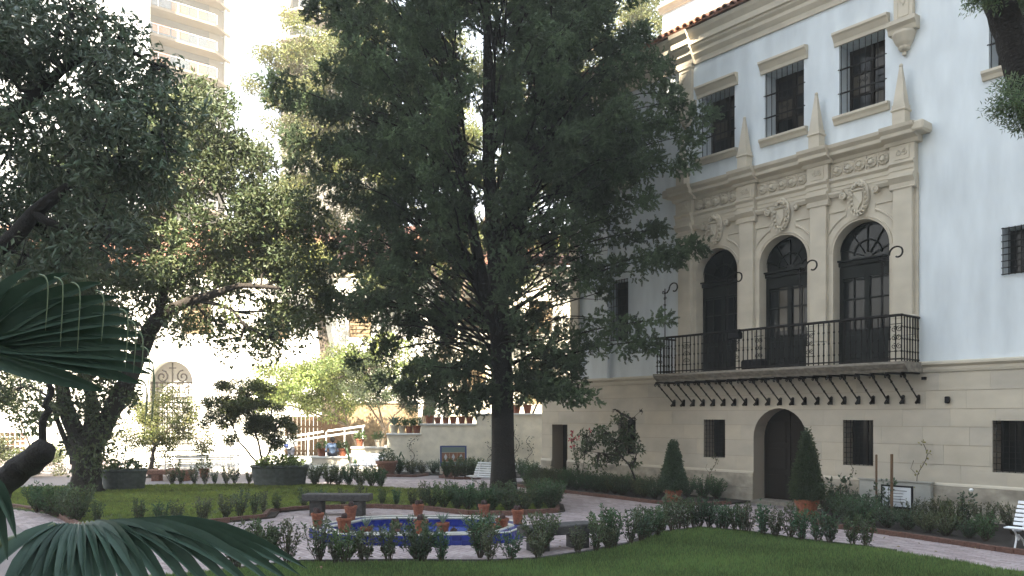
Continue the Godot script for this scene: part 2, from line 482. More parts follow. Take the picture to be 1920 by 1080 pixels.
		for y in [10.82, 11.44]:
			g.box(Vector3(c, y, -.03), Vector3(1.22, .035, .03))
			for e in [-.62, .62]: g.lathe([Vector2(0, -.03), Vector2(.03, 0), Vector2(0, .03)], 6, Transform3D(Basis(), Vector3(c + e, y, -.01)))
		for y in [.0, 1.0]:
			for x in [-.08, .08]:
				scroll(g, Vector3(c + x, 11.13 + (.12 if y else -.12), -.03), .075, 1.5, 1 if x > 0 else -1, .009, 0 if x < 0 else PI)
		part(wn, "grille", g, M.iron)
		var li := B.new(); li.mould(nose.map(func(p): return p + Vector2(0, 12.06)), c - .72, c + .72); part(wn, "lintel", li, M.cream_trim)
		var si := B.new(); si.mould(sillp.map(func(p): return p + Vector2(0, 10.22)), c - .72, c + .72); part(wn, "sill", si, M.cream_trim)
	for q in side:
		var w := B.new(); w.box(Vector3((q[0].x + q[1].x) / 2, (q[0].y + q[2].y) / 2, -.4), Vector3(q[1].x - q[0].x, q[2].y - q[0].y, .05))
		var wn := part(t, "small_window", w, M.glass)
		var g := B.new()
		for k in 8: g.tube([Vector3(lerpf(q[0].x, q[1].x, k / 7.0), q[0].y - .02, .05), Vector3(lerpf(q[0].x, q[1].x, k / 7.0), q[2].y + .02, .05)], .012, 5)
		for k in 8: g.box(Vector3((q[0].x + q[1].x) / 2, lerpf(q[0].y, q[2].y, k / 7.0), .05), Vector3(q[1].x - q[0].x + .06, .02, .02))
		part(wn, "grille", g, M.iron)
	# frontispiece round the three arches
	var fr := part(t, "loggia_front", (func():
		var f := B.new()
		wall_with_holes(f, -3.62, 3.62, 3.77, 8.3, .002, .06, loggia)
		return f).call(), M.cream_trim)
	for c in [-2.2, 0.0, 2.2]:
		var ln := B.new()
		for q in Geometry2D.clip_polygons(arch_poly(c, .757, 3.74, 6.7, 24), arch_poly(c, .735, 3.0, 6.7, 24)): ln.prism(q, -.34, .066)
		part(fr, "arch_lining", ln, M.cream_trim)
	for c in [-3.3, -1.1, 1.1, 3.3]:
		var p := B.new()
		p.box(Vector3(c, 4.05, .13), Vector3(.62, .56, .2), Transform3D(), .02); p.box(Vector3(c, 4.36, .125), Vector3(.56, .08, .19), Transform3D(), .02)
		p.box(Vector3(c, 4.62, .12), Vector3(.56, .4, .18)); p.box(Vector3(c, 4.86, .125), Vector3(.62, .08, .2), Transform3D(), .02)
		p.box(Vector3(c, 6.46, .12), Vector3(.46, 3.12, .14), Transform3D(), .01)
		part(fr, "pilaster", p, M.cream_trim)
		p = B.new()
		p.mould([Vector2(0, 7.95), Vector2(.2, 7.95), Vector2(.22, 7.98), Vector2(.2, 8.0), Vector2(.2, 8.1), Vector2(.28, 8.2), Vector2(.3, 8.22), Vector2(.3, 8.3), Vector2(0, 8.3)], c - .3, c + .3)
		part(fr, "capital", p, M.cream_trim)
	b = B.new()      # architrave, frieze, cornice; each breaks forward over the pilasters
	var arc := [Vector2(0, 8.3), Vector2(.08, 8.3), Vector2(.08, 8.4), Vector2(.1, 8.4), Vector2(.1, 8.5), Vector2(.16, 8.56), Vector2(.16, 8.62), Vector2(0, 8.62)]
	var fri := [Vector2(0, 8.62), Vector2(.07, 8.62), Vector2(.07, 9.02), Vector2(0, 9.02)]
	var cor := [Vector2(0, 9.02), Vector2(.1, 9.02), Vector2(.14, 9.1), Vector2(.3, 9.16), Vector2(.32, 9.18), Vector2(.32, 9.26), Vector2(.4, 9.34), Vector2(.42, 9.42), Vector2(0, 9.5)]
	for pr in [[arc, .0], [fri, .0], [cor, .0]]:
		var x := -3.62
		for c in [-3.3, -1.1, 1.1, 3.3]:
			if c - .3 > x: b.mould(pr[0], x, c - .3)
			b.mould(pr[0].map(func(q): return q if q.x == 0 else q + Vector2(.14, 0)), c - .3 - (.0 if pr[0] != cor else .1), c + .3 + (.0 if pr[0] != cor else .1))
			x = c + .3
		for e in [-1, 1]:      # returns at the two ends
			if pr[0] == cor: b.box(Vector3(e * 3.78, 9.3, .24), Vector3(.3, .24, .5), Transform3D(), .04)
	part(fr, "entablature", b, M.cream_trim)
	var ros := B.new()
	ros.lathe([Vector2(.14, 0), Vector2(.14, .02), Vector2(.1, .035), Vector2(.09, .02), Vector2(.05, .05), Vector2(0, .055)], 10, Transform3D(Basis(Vector3.RIGHT, PI / 2), Vector3.ZERO))
	for a in 8: ros.lathe([Vector2(.034, 0), Vector2(.024, .03), Vector2(0, .035)], 5, Transform3D(Basis(Vector3.RIGHT, PI / 2), Vector3(cos(a * PI / 4), sin(a * PI / 4), 0) * .1))
	var rosm := ros.done()
	for c in [-2.2, 0.0, 2.2]:
		for k in 5: part(fr, "rosette", rosm, M.cream_trim, Vector3(c - .6 + k * .3, 8.82, .07)).scale = Vector3(1.05, 1.05, 2.2)
		for k in 6:
			var d := B.new(); d.box(Vector3(c - .75 + k * .3, 8.82, .08), Vector3(.03, .38, .03)); part(fr, "triglyph", d, M.cream_trim)
	for c in [-3.3, -1.1, 1.1, 3.3]:
		var d := B.new(); d.box(Vector3(c, 8.82, .22), Vector3(.36, .32, .02))
		for a in [-1, 1]: scroll(d, Vector3(c + a * .08, 8.82, .24), .08, 1.3, a, .014, PI / 2)
		part(fr, "frieze_panel", d, M.cream_trim)
		var ob := B.new()      # obelisk on the cornice
		ob.box(Vector3(c, 9.62, .24), Vector3(.3, .34, .28)); ob.box(Vector3(c, 9.82, .24), Vector3(.38, .06, .34), Transform3D(), .02); ob.box(Vector3(c, 9.9, .24), Vector3(.31, .09, .29))
		for q in 4:
			var r0 := Basis(Vector3.UP, q * PI / 2)
			var cc := Vector3(c, 0, .24)
			ob.quad(cc + r0 * Vector3(-.135, 9.945, .135), cc + r0 * Vector3(.135, 9.945, .135), cc + r0 * Vector3(.03, 10.88, .03), cc + r0 * Vector3(-.03, 10.88, .03))
		ob.lathe([Vector2(0, 10.86), Vector2(.045, 10.89), Vector2(.045, 10.93), Vector2(0, 10.97)], 8, Transform3D(Basis(), Vector3(c, 0, .24)))
		part(fr, "obelisk", ob, M.cream_trim)
	for c in [-2.2, 0.0, 2.2]:
		var a := B.new()      # carved oval crest
		a.lathe([Vector2(.27, 0), Vector2(.27, .03), Vector2(.22, .045), Vector2(0, .05)], 20, Transform3D(Basis(Vector3(1, 0, 0), Vector3(0, 0, 1), Vector3(0, -1.35, 0)), Vector3(c, 7.83, .06)))
		for k in 18:
			var an := TAU * k / 18
			a.leaf(Vector3(c + cos(an) * .2, 7.8 + sin(an) * .27, .11), Vector3(-sin(an) + cos(an) * .9, cos(an) + sin(an) * .9, .5).normalized(), Vector3(cos(an), sin(an), 0), .13, .09)
			a.lathe([Vector2(.05, 0), Vector2(.04, .03), Vector2(0, .05)], 6, Transform3D(Basis(Vector3.RIGHT, PI / 2), Vector3(c + cos(an) * .2, 7.8 + sin(an) * .28, .09)))
		a.prism(PackedVector2Array([Vector2(c - .12, 7.92), Vector2(c + .12, 7.92), Vector2(c + .12, 7.74), Vector2(c, 7.58), Vector2(c - .12, 7.74)]), .1, .135)
		a.tube([Vector3(c - .1, 7.9, .14), Vector3(c + .07, 7.66, .14)], .012, 5)
		for k in 5: a.lathe([Vector2(.045, 0), Vector2(.05, .05), Vector2(0, .1)], 6, Transform3D(Basis(), Vector3(c - .14 + k * .07, 8.0 + (.06 - absf(k - 2) * .025), .12)))
		a.box(Vector3(c, 7.98, .11), Vector3(.36, .05, .06), Transform3D(), .015)
		var cr := part(fr, "crest", a, M.cream_trim); cr.transform = Transform3D(Basis.from_scale(Vector3(.92, 1.25, 1.7)), Vector3(.08 * c, 7.95 - 1.25 * 7.8, -.02))
		a = B.new()      # mouldings of the spandrels, ending in scrolls beside the crest
		for e in [-1.0, 1.0]:
			var pts := []
			for k in 9:
				var an := lerpf(.42, 1.18, k / 8.0)
				pts.append(Vector3(c + e * cos(an) * 1.0, 6.7 + sin(an) * 1.0, .065))
			a.tube(pts, .03, 5)
			a.tube([pts[0], Vector3(c + e * .84, 7.75, .065), Vector3(c + e * .42, 7.75, .065)], .028, 5)
			var vp := []
			for k in 7: vp.append(Vector3(c + e * (.4 - .03 * sin(PI * k / 6.0)), 7.6 + .04 * k - .05, .065))
			a.tube(vp, .016, 5)
			a.mould([Vector2(.05, 8.12), Vector2(.14, 8.12), Vector2(.19, 8.2), Vector2(.19, 8.25), Vector2(.05, 8.26)], minf(c + e * .8, c + e * .42), maxf(c + e * .8, c + e * .42))
			a.lathe([Vector2(0, 0), Vector2(.09, 0), Vector2(.09, .14), Vector2(.06, .15), Vector2(.05, .13), Vector2(0, .17)], 12, Transform3D(Basis(Vector3.RIGHT, PI / 2), Vector3(c + e * .42, 8.1, .05)))
		var arcp := []
		for k in 25: arcp.append(Vector3(c + cos(PI * k / 24) * .80, 6.7 + sin(PI * k / 24) * .80, .06))
		a.tube(arcp, .025, 5)
		part(fr, "moulding", a, M.cream_trim)
		# french door and fanlight
		var dz := -.3
		a = B.new(); a.prism(arch_poly(c, .77, 3.72, 6.7), dz - .08, dz - .03)
		var fd := part(fr, "french_door", a, M.glass)
		a = B.new()
		a.box(Vector3(c, 6.42, dz + .02), Vector3(1.52, .12, .14), Transform3D(), .02); a.box(Vector3(c, 6.2, dz), Vector3(1.52, .3, .06)); a.box(Vector3(c, 6.5, dz + .06), Vector3(1.56, .04, .2))
		for x in [-.7, 0.0, .7]: a.box(Vector3(c + x, 4.95, dz), Vector3(.13, 2.4, .06))
		for x in [-.36, .36]:
			a.box(Vector3(c + x, 5.2, dz - .01), Vector3(.03, 1.9, .04))
			for y in [6.0, 5.5, 5.0]: a.box(Vector3(c + x, y, dz - .01), Vector3(.62, .035, .05))
			a.box(Vector3(c + x, 4.25, dz - .01), Vector3(.6, .85, .05)); a.box(Vector3(c + x, 4.25, dz + .02), Vector3(.42, .62, .04), Transform3D(), .015)
		part(fd, "frame", a, M.door_wood)
		a = B.new()
		for k in 5:
			var an := PI * (k + .5) / 5 if k != 9 else 0.0
			a.tube([Vector3(c + cos(an) * .12, 6.55 + sin(an) * .12, dz), Vector3(c + cos(an) * .74, 6.6 + sin(an) * .78, dz)], .018, 5)
		for r in [.36, .76]:
			var q := []
			for k in 17: q.append(Vector3(c + cos(PI * k / 16) * r, 6.62 + sin(PI * k / 16) * r * 1.02, dz))
			a.tube(q, .022, 5)
		part(fd, "fanlight_bars", a, M.door_wood)
		if c == 0.0:
			for x in [-.2, .26]:
				a = B.new(); a.box(Vector3(c + x, 5.45, dz - .024), Vector3(.3, 1.2, .012)); part(fd, "curtain", a, M.curtain_glass)
	# balcony
	var bal := B.new()
	bal.mould([Vector2(.0, 3.5), Vector2(.8, 3.5), Vector2(.84, 3.56), Vector2(.9, 3.6), Vector2(.98, 3.68), Vector2(.98, 3.74), Vector2(0, 3.742)], -3.85, 3.72)
	var bn := part(t, "balcony", bal, M.slab_stone)
	var post := B.new()
	post.tube([Vector3(0, 3.74, 0), Vector3(0, 4.8, 0)], .015, 6)
	for y in [3.98, 4.27, 4.55]: post.lathe([Vector2(.012, y - .035), Vector2(.028, y - .01), Vector2(.028, y + .01), Vector2(.012, y + .035)], 6)
	var pm := post.done()
	var xs := []
	for k in 54: xs.append(-3.74 + k * 7.36 / 53)
	for x in xs: part(bn, "baluster", pm, M.iron, Vector3(x, 0, .9))
	for k in 6:
		for x in [-3.74, 3.62]: part(bn, "baluster", pm, M.iron, Vector3(x, 0, .06 + k * .14))
	b = B.new()
	b.box(Vector3(-.06, 4.82, .9), Vector3(7.44, .06, .08), Transform3D(), .015); b.box(Vector3(-.06, 3.8, .9), Vector3(7.4, .035, .03))
	for x in [-3.74, 3.62]: b.box(Vector3(x, 4.82, .42), Vector3(.06, .05, 1.0), Transform3D(), .015); b.box(Vector3(x, 3.8, .42), Vector3(.025, .025, .9))
	part(bn, "handrail", b, M.iron)
	for x in [-3.66, -2.63, -.96, -.2, 1.3, 3.5]:
		b = B.new()
		for y in [4.1, 4.3, 4.5]:
			for e in [-1, 1]: scroll(b, Vector3(x + e * .065, y, .9), .07, 1.4, e, .009, PI / 2)
		for y in [3.98, 4.62]: b.box(Vector3(x, y, .9), Vector3(.28, .016, .016))
		part(bn, "scrollwork", b, M.iron)
	var br := B.new()      # iron strut under the balcony
	br.tube([Vector3(0, 3.46, .86), Vector3(0, 2.86, .06)], .019, 6)
	for f in [.3, .6]: br.lathe([Vector2(.02, -.03), Vector2(.034, 0), Vector2(.02, .03)], 6, Transform3D(Basis(), Vector3(0, lerpf(3.46, 2.86, f), lerpf(.86, .06, f))))
	var side_t := Basis(Vector3.UP, PI / 2)
	var sc := B.new(); scroll(sc, Vector3(-.74, 3.41, 0), .075, 1.3, 1, .016, PI / 2); scroll(sc, Vector3(-.93, 3.41, 0), .06, 1.2, -1, .014, PI / 2); scroll(sc, Vector3(-.08, 2.83, 0), .075, 1.3, -1, .018, PI / 2); scroll(sc, Vector3(-.02, 2.93, 0), .055, 1.2, 1, .016, -PI / 2); scroll(sc, Vector3(-.15, 2.8, 0), .05, 1.1, 1, .014, PI)
	br.add(sc, Transform3D(side_t, Vector3.ZERO)); br.box(Vector3(0, 2.86, .03), Vector3(.06, .2, .05)); br.box(Vector3(0, 3.48, .45), Vector3(.035, .035, .9))
	var brm := br.done()
	for k in 21: part(bn, "strut", brm, M.iron, Vector3(-3.8 + k * 7.42 / 20, 0, 0))
	for x in [-3.44, -1.2, 1.02, 3.17]:      # curled iron lamp brackets rising from the balcony
		b = B.new()
		b.tube([Vector3(x, 4.82, .9), Vector3(x, 6.3, .9)], .016, 6)
		var hook := []
		for k in 16:
			var an := PI - k * .33
			hook.append(Vector3(x + .33 + cos(an) * .17 * (1 if k < 8 else 1 - (k - 7) * .08), 6.26 + sin(an) * .17 * (1 if k < 8 else 1 - (k - 7) * .08), .9))
		b.tube([Vector3(x, 6.16, .9), Vector3(x + .08, 6.17, .9), hook[0]] + hook, .021, 6)
		scroll(b, Vector3(x, 6.0, .9), .06, 1.3, 1, .01); scroll(b, Vector3(x, 5.8, .9), .05, 1.3, -1, .01, PI); scroll(b, Vector3(x - .06, 6.2, .9), .06, 1.2, -1, .012)
		part(bn, "lamp_bracket", b, M.iron)
	b = B.new(); b.box(Vector3(-.98, 4.7, .84), Vector3(.34, .2, .22), Transform3D(), .03); b.box(Vector3(-.98, 4.83, .84), Vector3(.42, .04, .3)); part(bn, "floodlight", b, M.black_paint)
	b = B.new(); b.box(Vector3(-.55, 3.88, .6), Vector3(.7, .28, .3), Transform3D(), .05); part(bn, "equipment_box", b, M.black_paint)
	# eaves
	b = B.new()
	var eav := [Vector2(-.05, 13.14), Vector2(.05, 13.14), Vector2(.07, 13.28), Vector2(.16, 13.4), Vector2(.16, 13.5), Vector2(.24, 13.58), Vector2(.24, 13.64), Vector2(.3, 13.66), Vector2(.3, 13.82), Vector2(.4, 13.96), Vector2(.44, 14.06), Vector2(-.05, 14.1)]
	b.mould(eav, -8.6, -3.62); b.mould(eav.map(func(q): return q if q.x < 0 else q + Vector2(.12, 0)), -3.62, -2.98); b.mould(eav, -2.98, 2.98); b.mould(eav.map(func(q): return q if q.x < 0 else q + Vector2(.12, 0)), 2.98, 3.62); b.mould(eav, 3.62, 9.8)
	part(t, "cornice", b, M.cream_trim)
	for c in [-3.3, 3.3]:
		b = B.new()
		b.box(Vector3(c, 12.6, .07), Vector3(.46, 1.12, .14), Transform3D(), .01); b.box(Vector3(c, 13.1, .08), Vector3(.54, .1, .18), Transform3D(), .02)
		for f in [[0.0, .14, .012]]:
			for q in [[-.13, 12.15, -.13, 12.95], [.13, 12.15, .13, 12.95]]: b.box(Vector3(c + q[0], 12.55, .145), Vector3(.02, .82, .02))
			for y in [12.14, 12.96]: b.box(Vector3(c, y, .145), Vector3(.28, .02, .02))
		b.tube([Vector3(c, 12.4, .145), Vector3(c + .1, 12.6, .145), Vector3(c, 12.8, .145), Vector3(c - .1, 12.6, .145)], .014, 5, true)
		b.mould([Vector2(0, 11.75), Vector2(.18, 11.75), Vector2(.22, 11.86), Vector2(.3, 11.94), Vector2(.3, 12.04), Vector2(0, 12.06)], c - .34, c + .34)
		b.lathe([Vector2(0, 11.18), Vector2(.05, 11.22), Vector2(.05, 11.28), Vector2(.03, 11.3), Vector2(.12, 11.34), Vector2(.14, 11.38), Vector2(.14, 11.42), Vector2(.2, 11.5), Vector2(.28, 11.7), Vector2(.28, 11.76)], 8, Transform3D(Basis(Vector3.UP, PI / 8), Vector3(c, 0, .06)))
		part(t, "corbel", b, M.cream_trim)
	# tiled roof: flat sheet, then rows of barrel tiles; those at the eaves are seen one by one
	var rise := Transform3D(Basis(Vector3.RIGHT, deg_to_rad(20)), Vector3(0, 14.1, .5))
	b = B.new(); b.box(Vector3(.6, .02, -4.2), Vector3(18.4, .05, 8.4), rise); part(t, "roof", b, M.roof_tile)
	var rf: Node3D = t.get_node("roof")
	var barrel := func(ln: float) -> B:
		var q := B.new()
		for k in 6:
			var a0 := PI * k / 6
			var a1 := PI * (k + 1) / 6
			for e in [0.0, 1.0]:
				var r: float = .1 - .025 * e
				var p1 := Vector3(cos(a0) * r, sin(a0) * r, 0)
				var p2 := Vector3(cos(a1) * r, sin(a1) * r, 0)
				if e == 0: q.quad(p1, p2, p2 - Vector3(0, 0, ln), p1 - Vector3(0, 0, ln))
				else: q.tri(Vector3(cos(a0) * .1, sin(a0) * .1, 0), Vector3.ZERO + p1 * .9, Vector3(cos(a1) * .1, sin(a1) * .1, 0)); q.tri(p1 * .9, p2 * .9, Vector3(cos(a1) * .1, sin(a1) * .1, 0))
		return q
	var tm: ArrayMesh = barrel.call(.5).done()
	for k in 76:
		var o := part(rf, "roof_tile", tm, M.roof_tile); o.transform = rise * Transform3D(Basis(Vector3.UP, rr(-.03, .03)), Vector3(-8.5 + k * .24, .045 + rr(-.01, .01), rr(.0, .06)))
	b = B.new()
	var rowb: B = barrel.call(8.0)
	for k in 76: b.add(rowb, rise * Transform3D(Basis(), Vector3(-8.5 + k * .24, .03, -.3)))
	tag(part(rf, "tile_rows", b, M.roof_tile), "", "", "", "stuff")
	b = B.new(); b.tube([SN0(-6.62, 3.75, .06), SN0(-6.62, 9.4, .06)], .045, 8); part(t, "drainpipe", b, M.white_stucco)
	b = B.new(); b.box(Vector3(4.28, 2.84, .05), Vector3(.1, .16, .1), Transform3D(), .02); part(t, "wall_vent", b, M.black_paint)
	b = B.new(); b.box(Vector3(3.75, 3.36, .04), Vector3(.09, .07, .08)); part(t, "wall_spotlight", b, M.black_paint)
	b = B.new(); b.box(Vector3(3.1, .44, .12), Vector3(1.75, .86, .12), Transform3D(), .01); b.box(Vector3(3.1, .89, .13), Vector3(1.8, .03, .16)); part(t, "meter_cabinet", b, M.cabinet)
	for x in [2.66, 3.54]:
		b = B.new(); b.box(Vector3(x, .45, .185), Vector3(.84, .78, .012), Transform3D(), .004); part(t.get_node("meter_cabinet"), "cabinet_door", b, M.cabinet)
	# quoin pilaster at the far end
	b = B.new(); b.box(Vector3(-8.25, 8.4, .04), Vector3(.42, 9.2, .1), Transform3D(), .01); b.mould([Vector2(0, 5.0), Vector2(.14, 5.0), Vector2(.18, 5.1), Vector2(.12, 5.14), Vector2(0, 5.16)], -8.5, -8.0); part(t, "corner_pilaster", b, M.cream_trim)
	# taller block set back on the roof
	var sb := thing("setback_block", "bright white upper block with cream cornice rising behind the tiled eaves", "building", O, TURN)
	b = B.new(); b.box(Vector3(1, 12, -7), Vector3(19.0, 13.2, 4)); part(sb, "wall", b, M.white_stucco)
	b = B.new(); b.mould([Vector2(0, 18.4), Vector2(.06, 18.4), Vector2(.1, 18.5), Vector2(.2, 18.6), Vector2(.22, 18.7), Vector2(0, 18.75)], -8.6, 10.6, Transform3D(Basis(), Vector3(0, 0, -5))); b.mould([Vector2(0, 17.6), Vector2(.06, 17.6), Vector2(.08, 17.7), Vector2(0, 17.72)], -8.5, 10.5, Transform3D(Basis(), Vector3(0, 0, -5))); part(sb, "cornice", b, M.cream_trim)

func SN0(s: float, y: float, n: float) -> Vector3: return Vector3(s, y, n)

var lawn_front := V2([-9, 3, -9, 9, -5.6, 11.9, -4.3, 12.6, -3.6, 13.15, -1.95, 13.2, -.53, 13.17, .36, 13.36, 1.32, 14.05, 2.4, 15.2, 3.1, 16.5, 4.06, 17.2, 4.92, 16.55, 5.65, 15.5, 6.64, 14.5, 7.33, 13.3, 7.9, 12.2, 9.4, 9, 9.4, 3])
var lawn_back := V2([-9.4, 17.6, -7.46, 17.75, -6.5, 18.6, -5.9, 19.25, -6.1, 20.3, -5.35, 21.1, -3.7, 21.5, -2.24, 21.0, -1.06, 20.0, 0, 19.9, 1.16, 20.5, 1.2, 21.8, .64, 23.9, -.5, 25.4, -3.9, 26.8, -6, 28, -7.7, 28.6, -12.2, 28, -17, 27, -14.5, 22, -11.6, 20])
var bed_left := []
var bed_right := []
const POOL := [-4.1, 16.2, -3.6, 15.4, -3.1, 15.15, -1.85, 15.05, -.6, 15.2, -.05, 15.45, .35, 16.5, -.2, 17.6, -.72, 18.0, -2.65, 18.05, -3.4, 17.8]

func sheet(poly: PackedVector2Array, y0: float, y1: float) -> B:      # poly is (x, distance)
	var b := B.new(); b.prism(poly, y0, y1, Transform3D(Basis(Vector3.RIGHT, Vector3(0, 0, -1), Vector3.UP), Vector3.ZERO)); return b
func sn_poly(a: Array) -> PackedVector2Array:
	var r := PackedVector2Array()
	for i in range(0, a.size(), 2):
		var p := SN(a[i], 0, a[i + 1]); r.append(Vector2(p.x, -p.z))
	return r
func kerb(called: String, pts: PackedVector2Array, closed: bool, h: float, w: float, m: Material, piece: float) -> void:
	var root := Node3D.new(); root.name = called; add_child(root, true); root.set_meta("kind", "structure")
	var unit := B.new(); unit.box(Vector3(0, .5, 0), Vector3.ONE, Transform3D(), .06)
	var um := unit.done()
	for i in pts.size() - (0 if closed else 1):
		var a := pts[i]
		var b := pts[(i + 1) % pts.size()]
		var k := maxi(1, int(round(a.distance_to(b) / piece)))
		for j in k:
			var p := a.lerp(b, (j + .5) / k)
			var o := part(root, "kerb_brick", um, m, Vector3(p.x, -.02, -p.y), atan2(b.y - a.y, b.x - a.x))
			o.scale = Vector3(a.distance_to(b) / k - .006, h + .02 + rr(-.004, .004), w)

func build_ground() -> void:
	bed_left = Array(sn_poly([-10.0, 0, -1.02, 0, -1.02, 1.0, -1.6, 2.2, -2.4, 2.45, -4.7, 2.3, -7.1, 2.25, -9.6, 1.9, -10.4, 1.2]))
	bed_right = Array(sn_poly([1.2, 0, 10, 0, 10, 4.2, 6.65, 3.76, 5.53, 3.49, 4.13, 3.25, 2.75, 3.2, 2.35, 1.9, 1.5, 1.2]))
	var b := B.new(); b.box(Vector3(0, -.15, -100), Vector3(900, .2, 900)); struct("ground", b, M.earth)
	var path := struct("path", sheet(V2([-30, 5, 16, 5, 16, 45, -30, 45]), -.04, 0), M.paving_joint)
	struct("lawn", sheet(lawn_front, -.02, .03), M.turf)
	struct("lawn", sheet(lawn_back, -.02, .05), M.turf)
	var bl := PackedVector2Array(bed_left)
	var br := PackedVector2Array(bed_right)
	struct("flower_bed", sheet(bl, -.02, .06), M.soil)
	struct("flower_bed", sheet(br, -.02, .06), M.soil)
	var tb := V2([-5.6, 33.2, -5.0, 32.6, -3.9, 32.4, -3.4, 33.3, -1.5, 32.6, 1.3, 31.5, 1.4, 35, -5.6, 35])
	struct("flower_bed", sheet(tb, -.02, .05), M.soil)
	# strips of soil under the hedges
	var hs := PackedVector2Array()
	for i in range(3, 15): hs.append(lawn_front[i])
	for p in Geometry2D.offset_polyline(hs, .24): struct("hedge_bed", sheet(p, -.01, .045), M.soil)
	hs = PackedVector2Array()
	for i in range(0, 14): hs.append(lawn_back[i])
	for p in Geometry2D.offset_polyline(hs, .2): struct("hedge_bed", sheet(p, -.01, .06), M.soil)
	# kerbs
	var ko := PackedVector2Array()
	for i in range(2, 9): ko.append(bl[i])
	kerb("kerb", ko, false, .11, .1, M.kerb_clay, .3)
	ko = PackedVector2Array()
	for i in range(2, 9): ko.append(br[i])
	kerb("kerb", ko, false, .11, .1, M.kerb_clay, .3)
	ko = PackedVector2Array()
	for i in range(-3, 14): ko.append(Geometry2D.offset_polygon(lawn_back, .12)[0][0] if false else lawn_back[(i + lawn_back.size()) % lawn_back.size()] + (Vector2(0, -.2) if i >= 0 and i < 12 else Vector2(.15, 0)))
	kerb("kerb", ko, false, .13, .11, M.kerb_clay, .3)
	ko = PackedVector2Array()
	for i in range(3, 15): ko.append(lawn_front[i] + Vector2(.04, .22))
	kerb("kerb", ko, false, .06, .06, M.gray_stone, .5)
	kerb("kerb", V2([-5.7, 33.1, -5.0, 32.5, -3.9, 32.3, -3.5, 33.2]), false, .1, .1, M.kerb_clay, .3)
	kerb("kerb", V2([-2.9, 32.0, -2.2, 31.2, -1.2, 31.0]), false, .1, .1, M.kerb_clay, .3)
	# brick paving: running bond along the palace front
	var holes := [lawn_front, lawn_back, bl, br, tb, V2(POOL)]
	var big := [Geometry2D.offset_polyline(hs, .3)]
	var spots := []
	var r := 0
	var n := .8
	while n < 17.0:
		var s := -17.0 + (.115 if r % 2 else 0.0)
		while s < 11.0:
			var p := SN(s, 0, n)
			var q := Vector2(p.x, -p.z)
			if q.y > 11.5 and q.y < 31 and absf(q.x) < q.y * .68 and (n > 1.0 or absf(s) < 1.4):
				var ok := true
				for h in holes:
					if Geometry2D.is_point_in_polygon(q, h): ok = false; break
				if ok: spots.append(q)
			s += .23
		n += .115; r += 1
	spots.sort_custom(func(a, c): return a.y < c.y)
	var brick := B.new(); brick.box(Vector3(0, .004, 0), Vector3(.222, .02, .107), Transform3D(), .006)
	var bm := brick.done()
	var kinds := [M.paver, M.paver_dark, M.paver_pale]
	for i in mini(300, spots.size()):
		var o := part(path, "paver", bm, kinds[rng.randi() % 3], Vector3(spots[i].x, rr(-.002, .003), -spots[i].y), TURN)
	var ts := []
	var cs := []
	var pal := [Color(.345, .28, .27), Color(.30, .24, .232), Color(.385, .32, .305)]
	for i in range(300, spots.size()):
		ts.append(Transform3D(Basis(Vector3.UP, TURN + rr(-.02, .02)), Vector3(spots[i].x, rr(-.003, .003), -spots[i].y))); cs.append(pal[rng.randi() % 3])
	var pm := mat("paver_many", Color.WHITE, .9, M.paver.albedo_texture, 3.0, M.paver.normal_texture, .4); pm.vertex_color_use_as_albedo = true
	scatter(path, "pavers", bm, pm, ts, cs)
	# grass
	for g in [[lawn_front, 62000, Color(.155, .25, .072), 11.0, 18.0, .03], [lawn_back, 34000, Color(.23, .30, .058), 17.0, 30.0, .05]]:  # back lawn blades coloured brighter and yellower in place of sunlight
		var tuft := B.new()
		for k in 6: tuft.leaf(Vector3(rr(-.03, .03), 0, rr(-.03, .03)), (Vector3.UP + rdir() * .7).normalized(), rdir(), rr(.04, .085), .010)
		ts = []; cs = []
		var lo := Vector2(1e9, 1e9)
		var hi := -lo
		for p in g[0]: lo = lo.min(p); hi = hi.max(p)
		lo.y = maxf(lo.y, g[3]); hi.y = minf(hi.y, g[4])
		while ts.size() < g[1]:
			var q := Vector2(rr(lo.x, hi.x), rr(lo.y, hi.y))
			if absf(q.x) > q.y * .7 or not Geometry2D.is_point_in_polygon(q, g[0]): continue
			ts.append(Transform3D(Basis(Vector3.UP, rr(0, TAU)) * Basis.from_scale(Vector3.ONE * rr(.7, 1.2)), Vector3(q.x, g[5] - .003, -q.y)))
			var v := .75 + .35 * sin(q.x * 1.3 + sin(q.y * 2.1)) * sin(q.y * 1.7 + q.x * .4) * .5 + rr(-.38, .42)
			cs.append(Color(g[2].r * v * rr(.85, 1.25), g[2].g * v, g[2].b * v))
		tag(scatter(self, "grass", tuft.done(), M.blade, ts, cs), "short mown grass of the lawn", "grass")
	var lf := B.new(); lf.leaf(Vector3(-.03, 0, 0), Vector3.RIGHT, Vector3(0, 0, 1), .07, .035, .4)
	ts = []; cs = []
	while ts.size() < 150:
		var q := Vector2(rr(-4, 9), rr(11.8, 20))
		if absf(q.x) > q.y * .66: continue
		ts.append(Transform3D(Basis.from_euler(Vector3(rr(-.4, .4), rr(0, TAU), rr(-.4, .4))) * Basis.from_scale(Vector3.ONE * rr(.6, 1.3)), Vector3(q.x, (.065 if Geometry2D.is_point_in_polygon(q, lawn_front) else .02), -q.y)))
		cs.append([Color(.22, .16, .06), Color(.14, .09, .04), Color(.3, .24, .1)][rng.randi() % 3])
	tag(scatter(self, "fallen_leaves", lf.done(), M.blade, ts, cs), "small brown and yellow leaves scattered on lawn and paving", "leaves")
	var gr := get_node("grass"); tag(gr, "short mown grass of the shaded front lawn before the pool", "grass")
	tag(get_node("grass2"), "mown grass of the lawn behind the stone bench, sunlight put into its yellow-green colour", "grass")

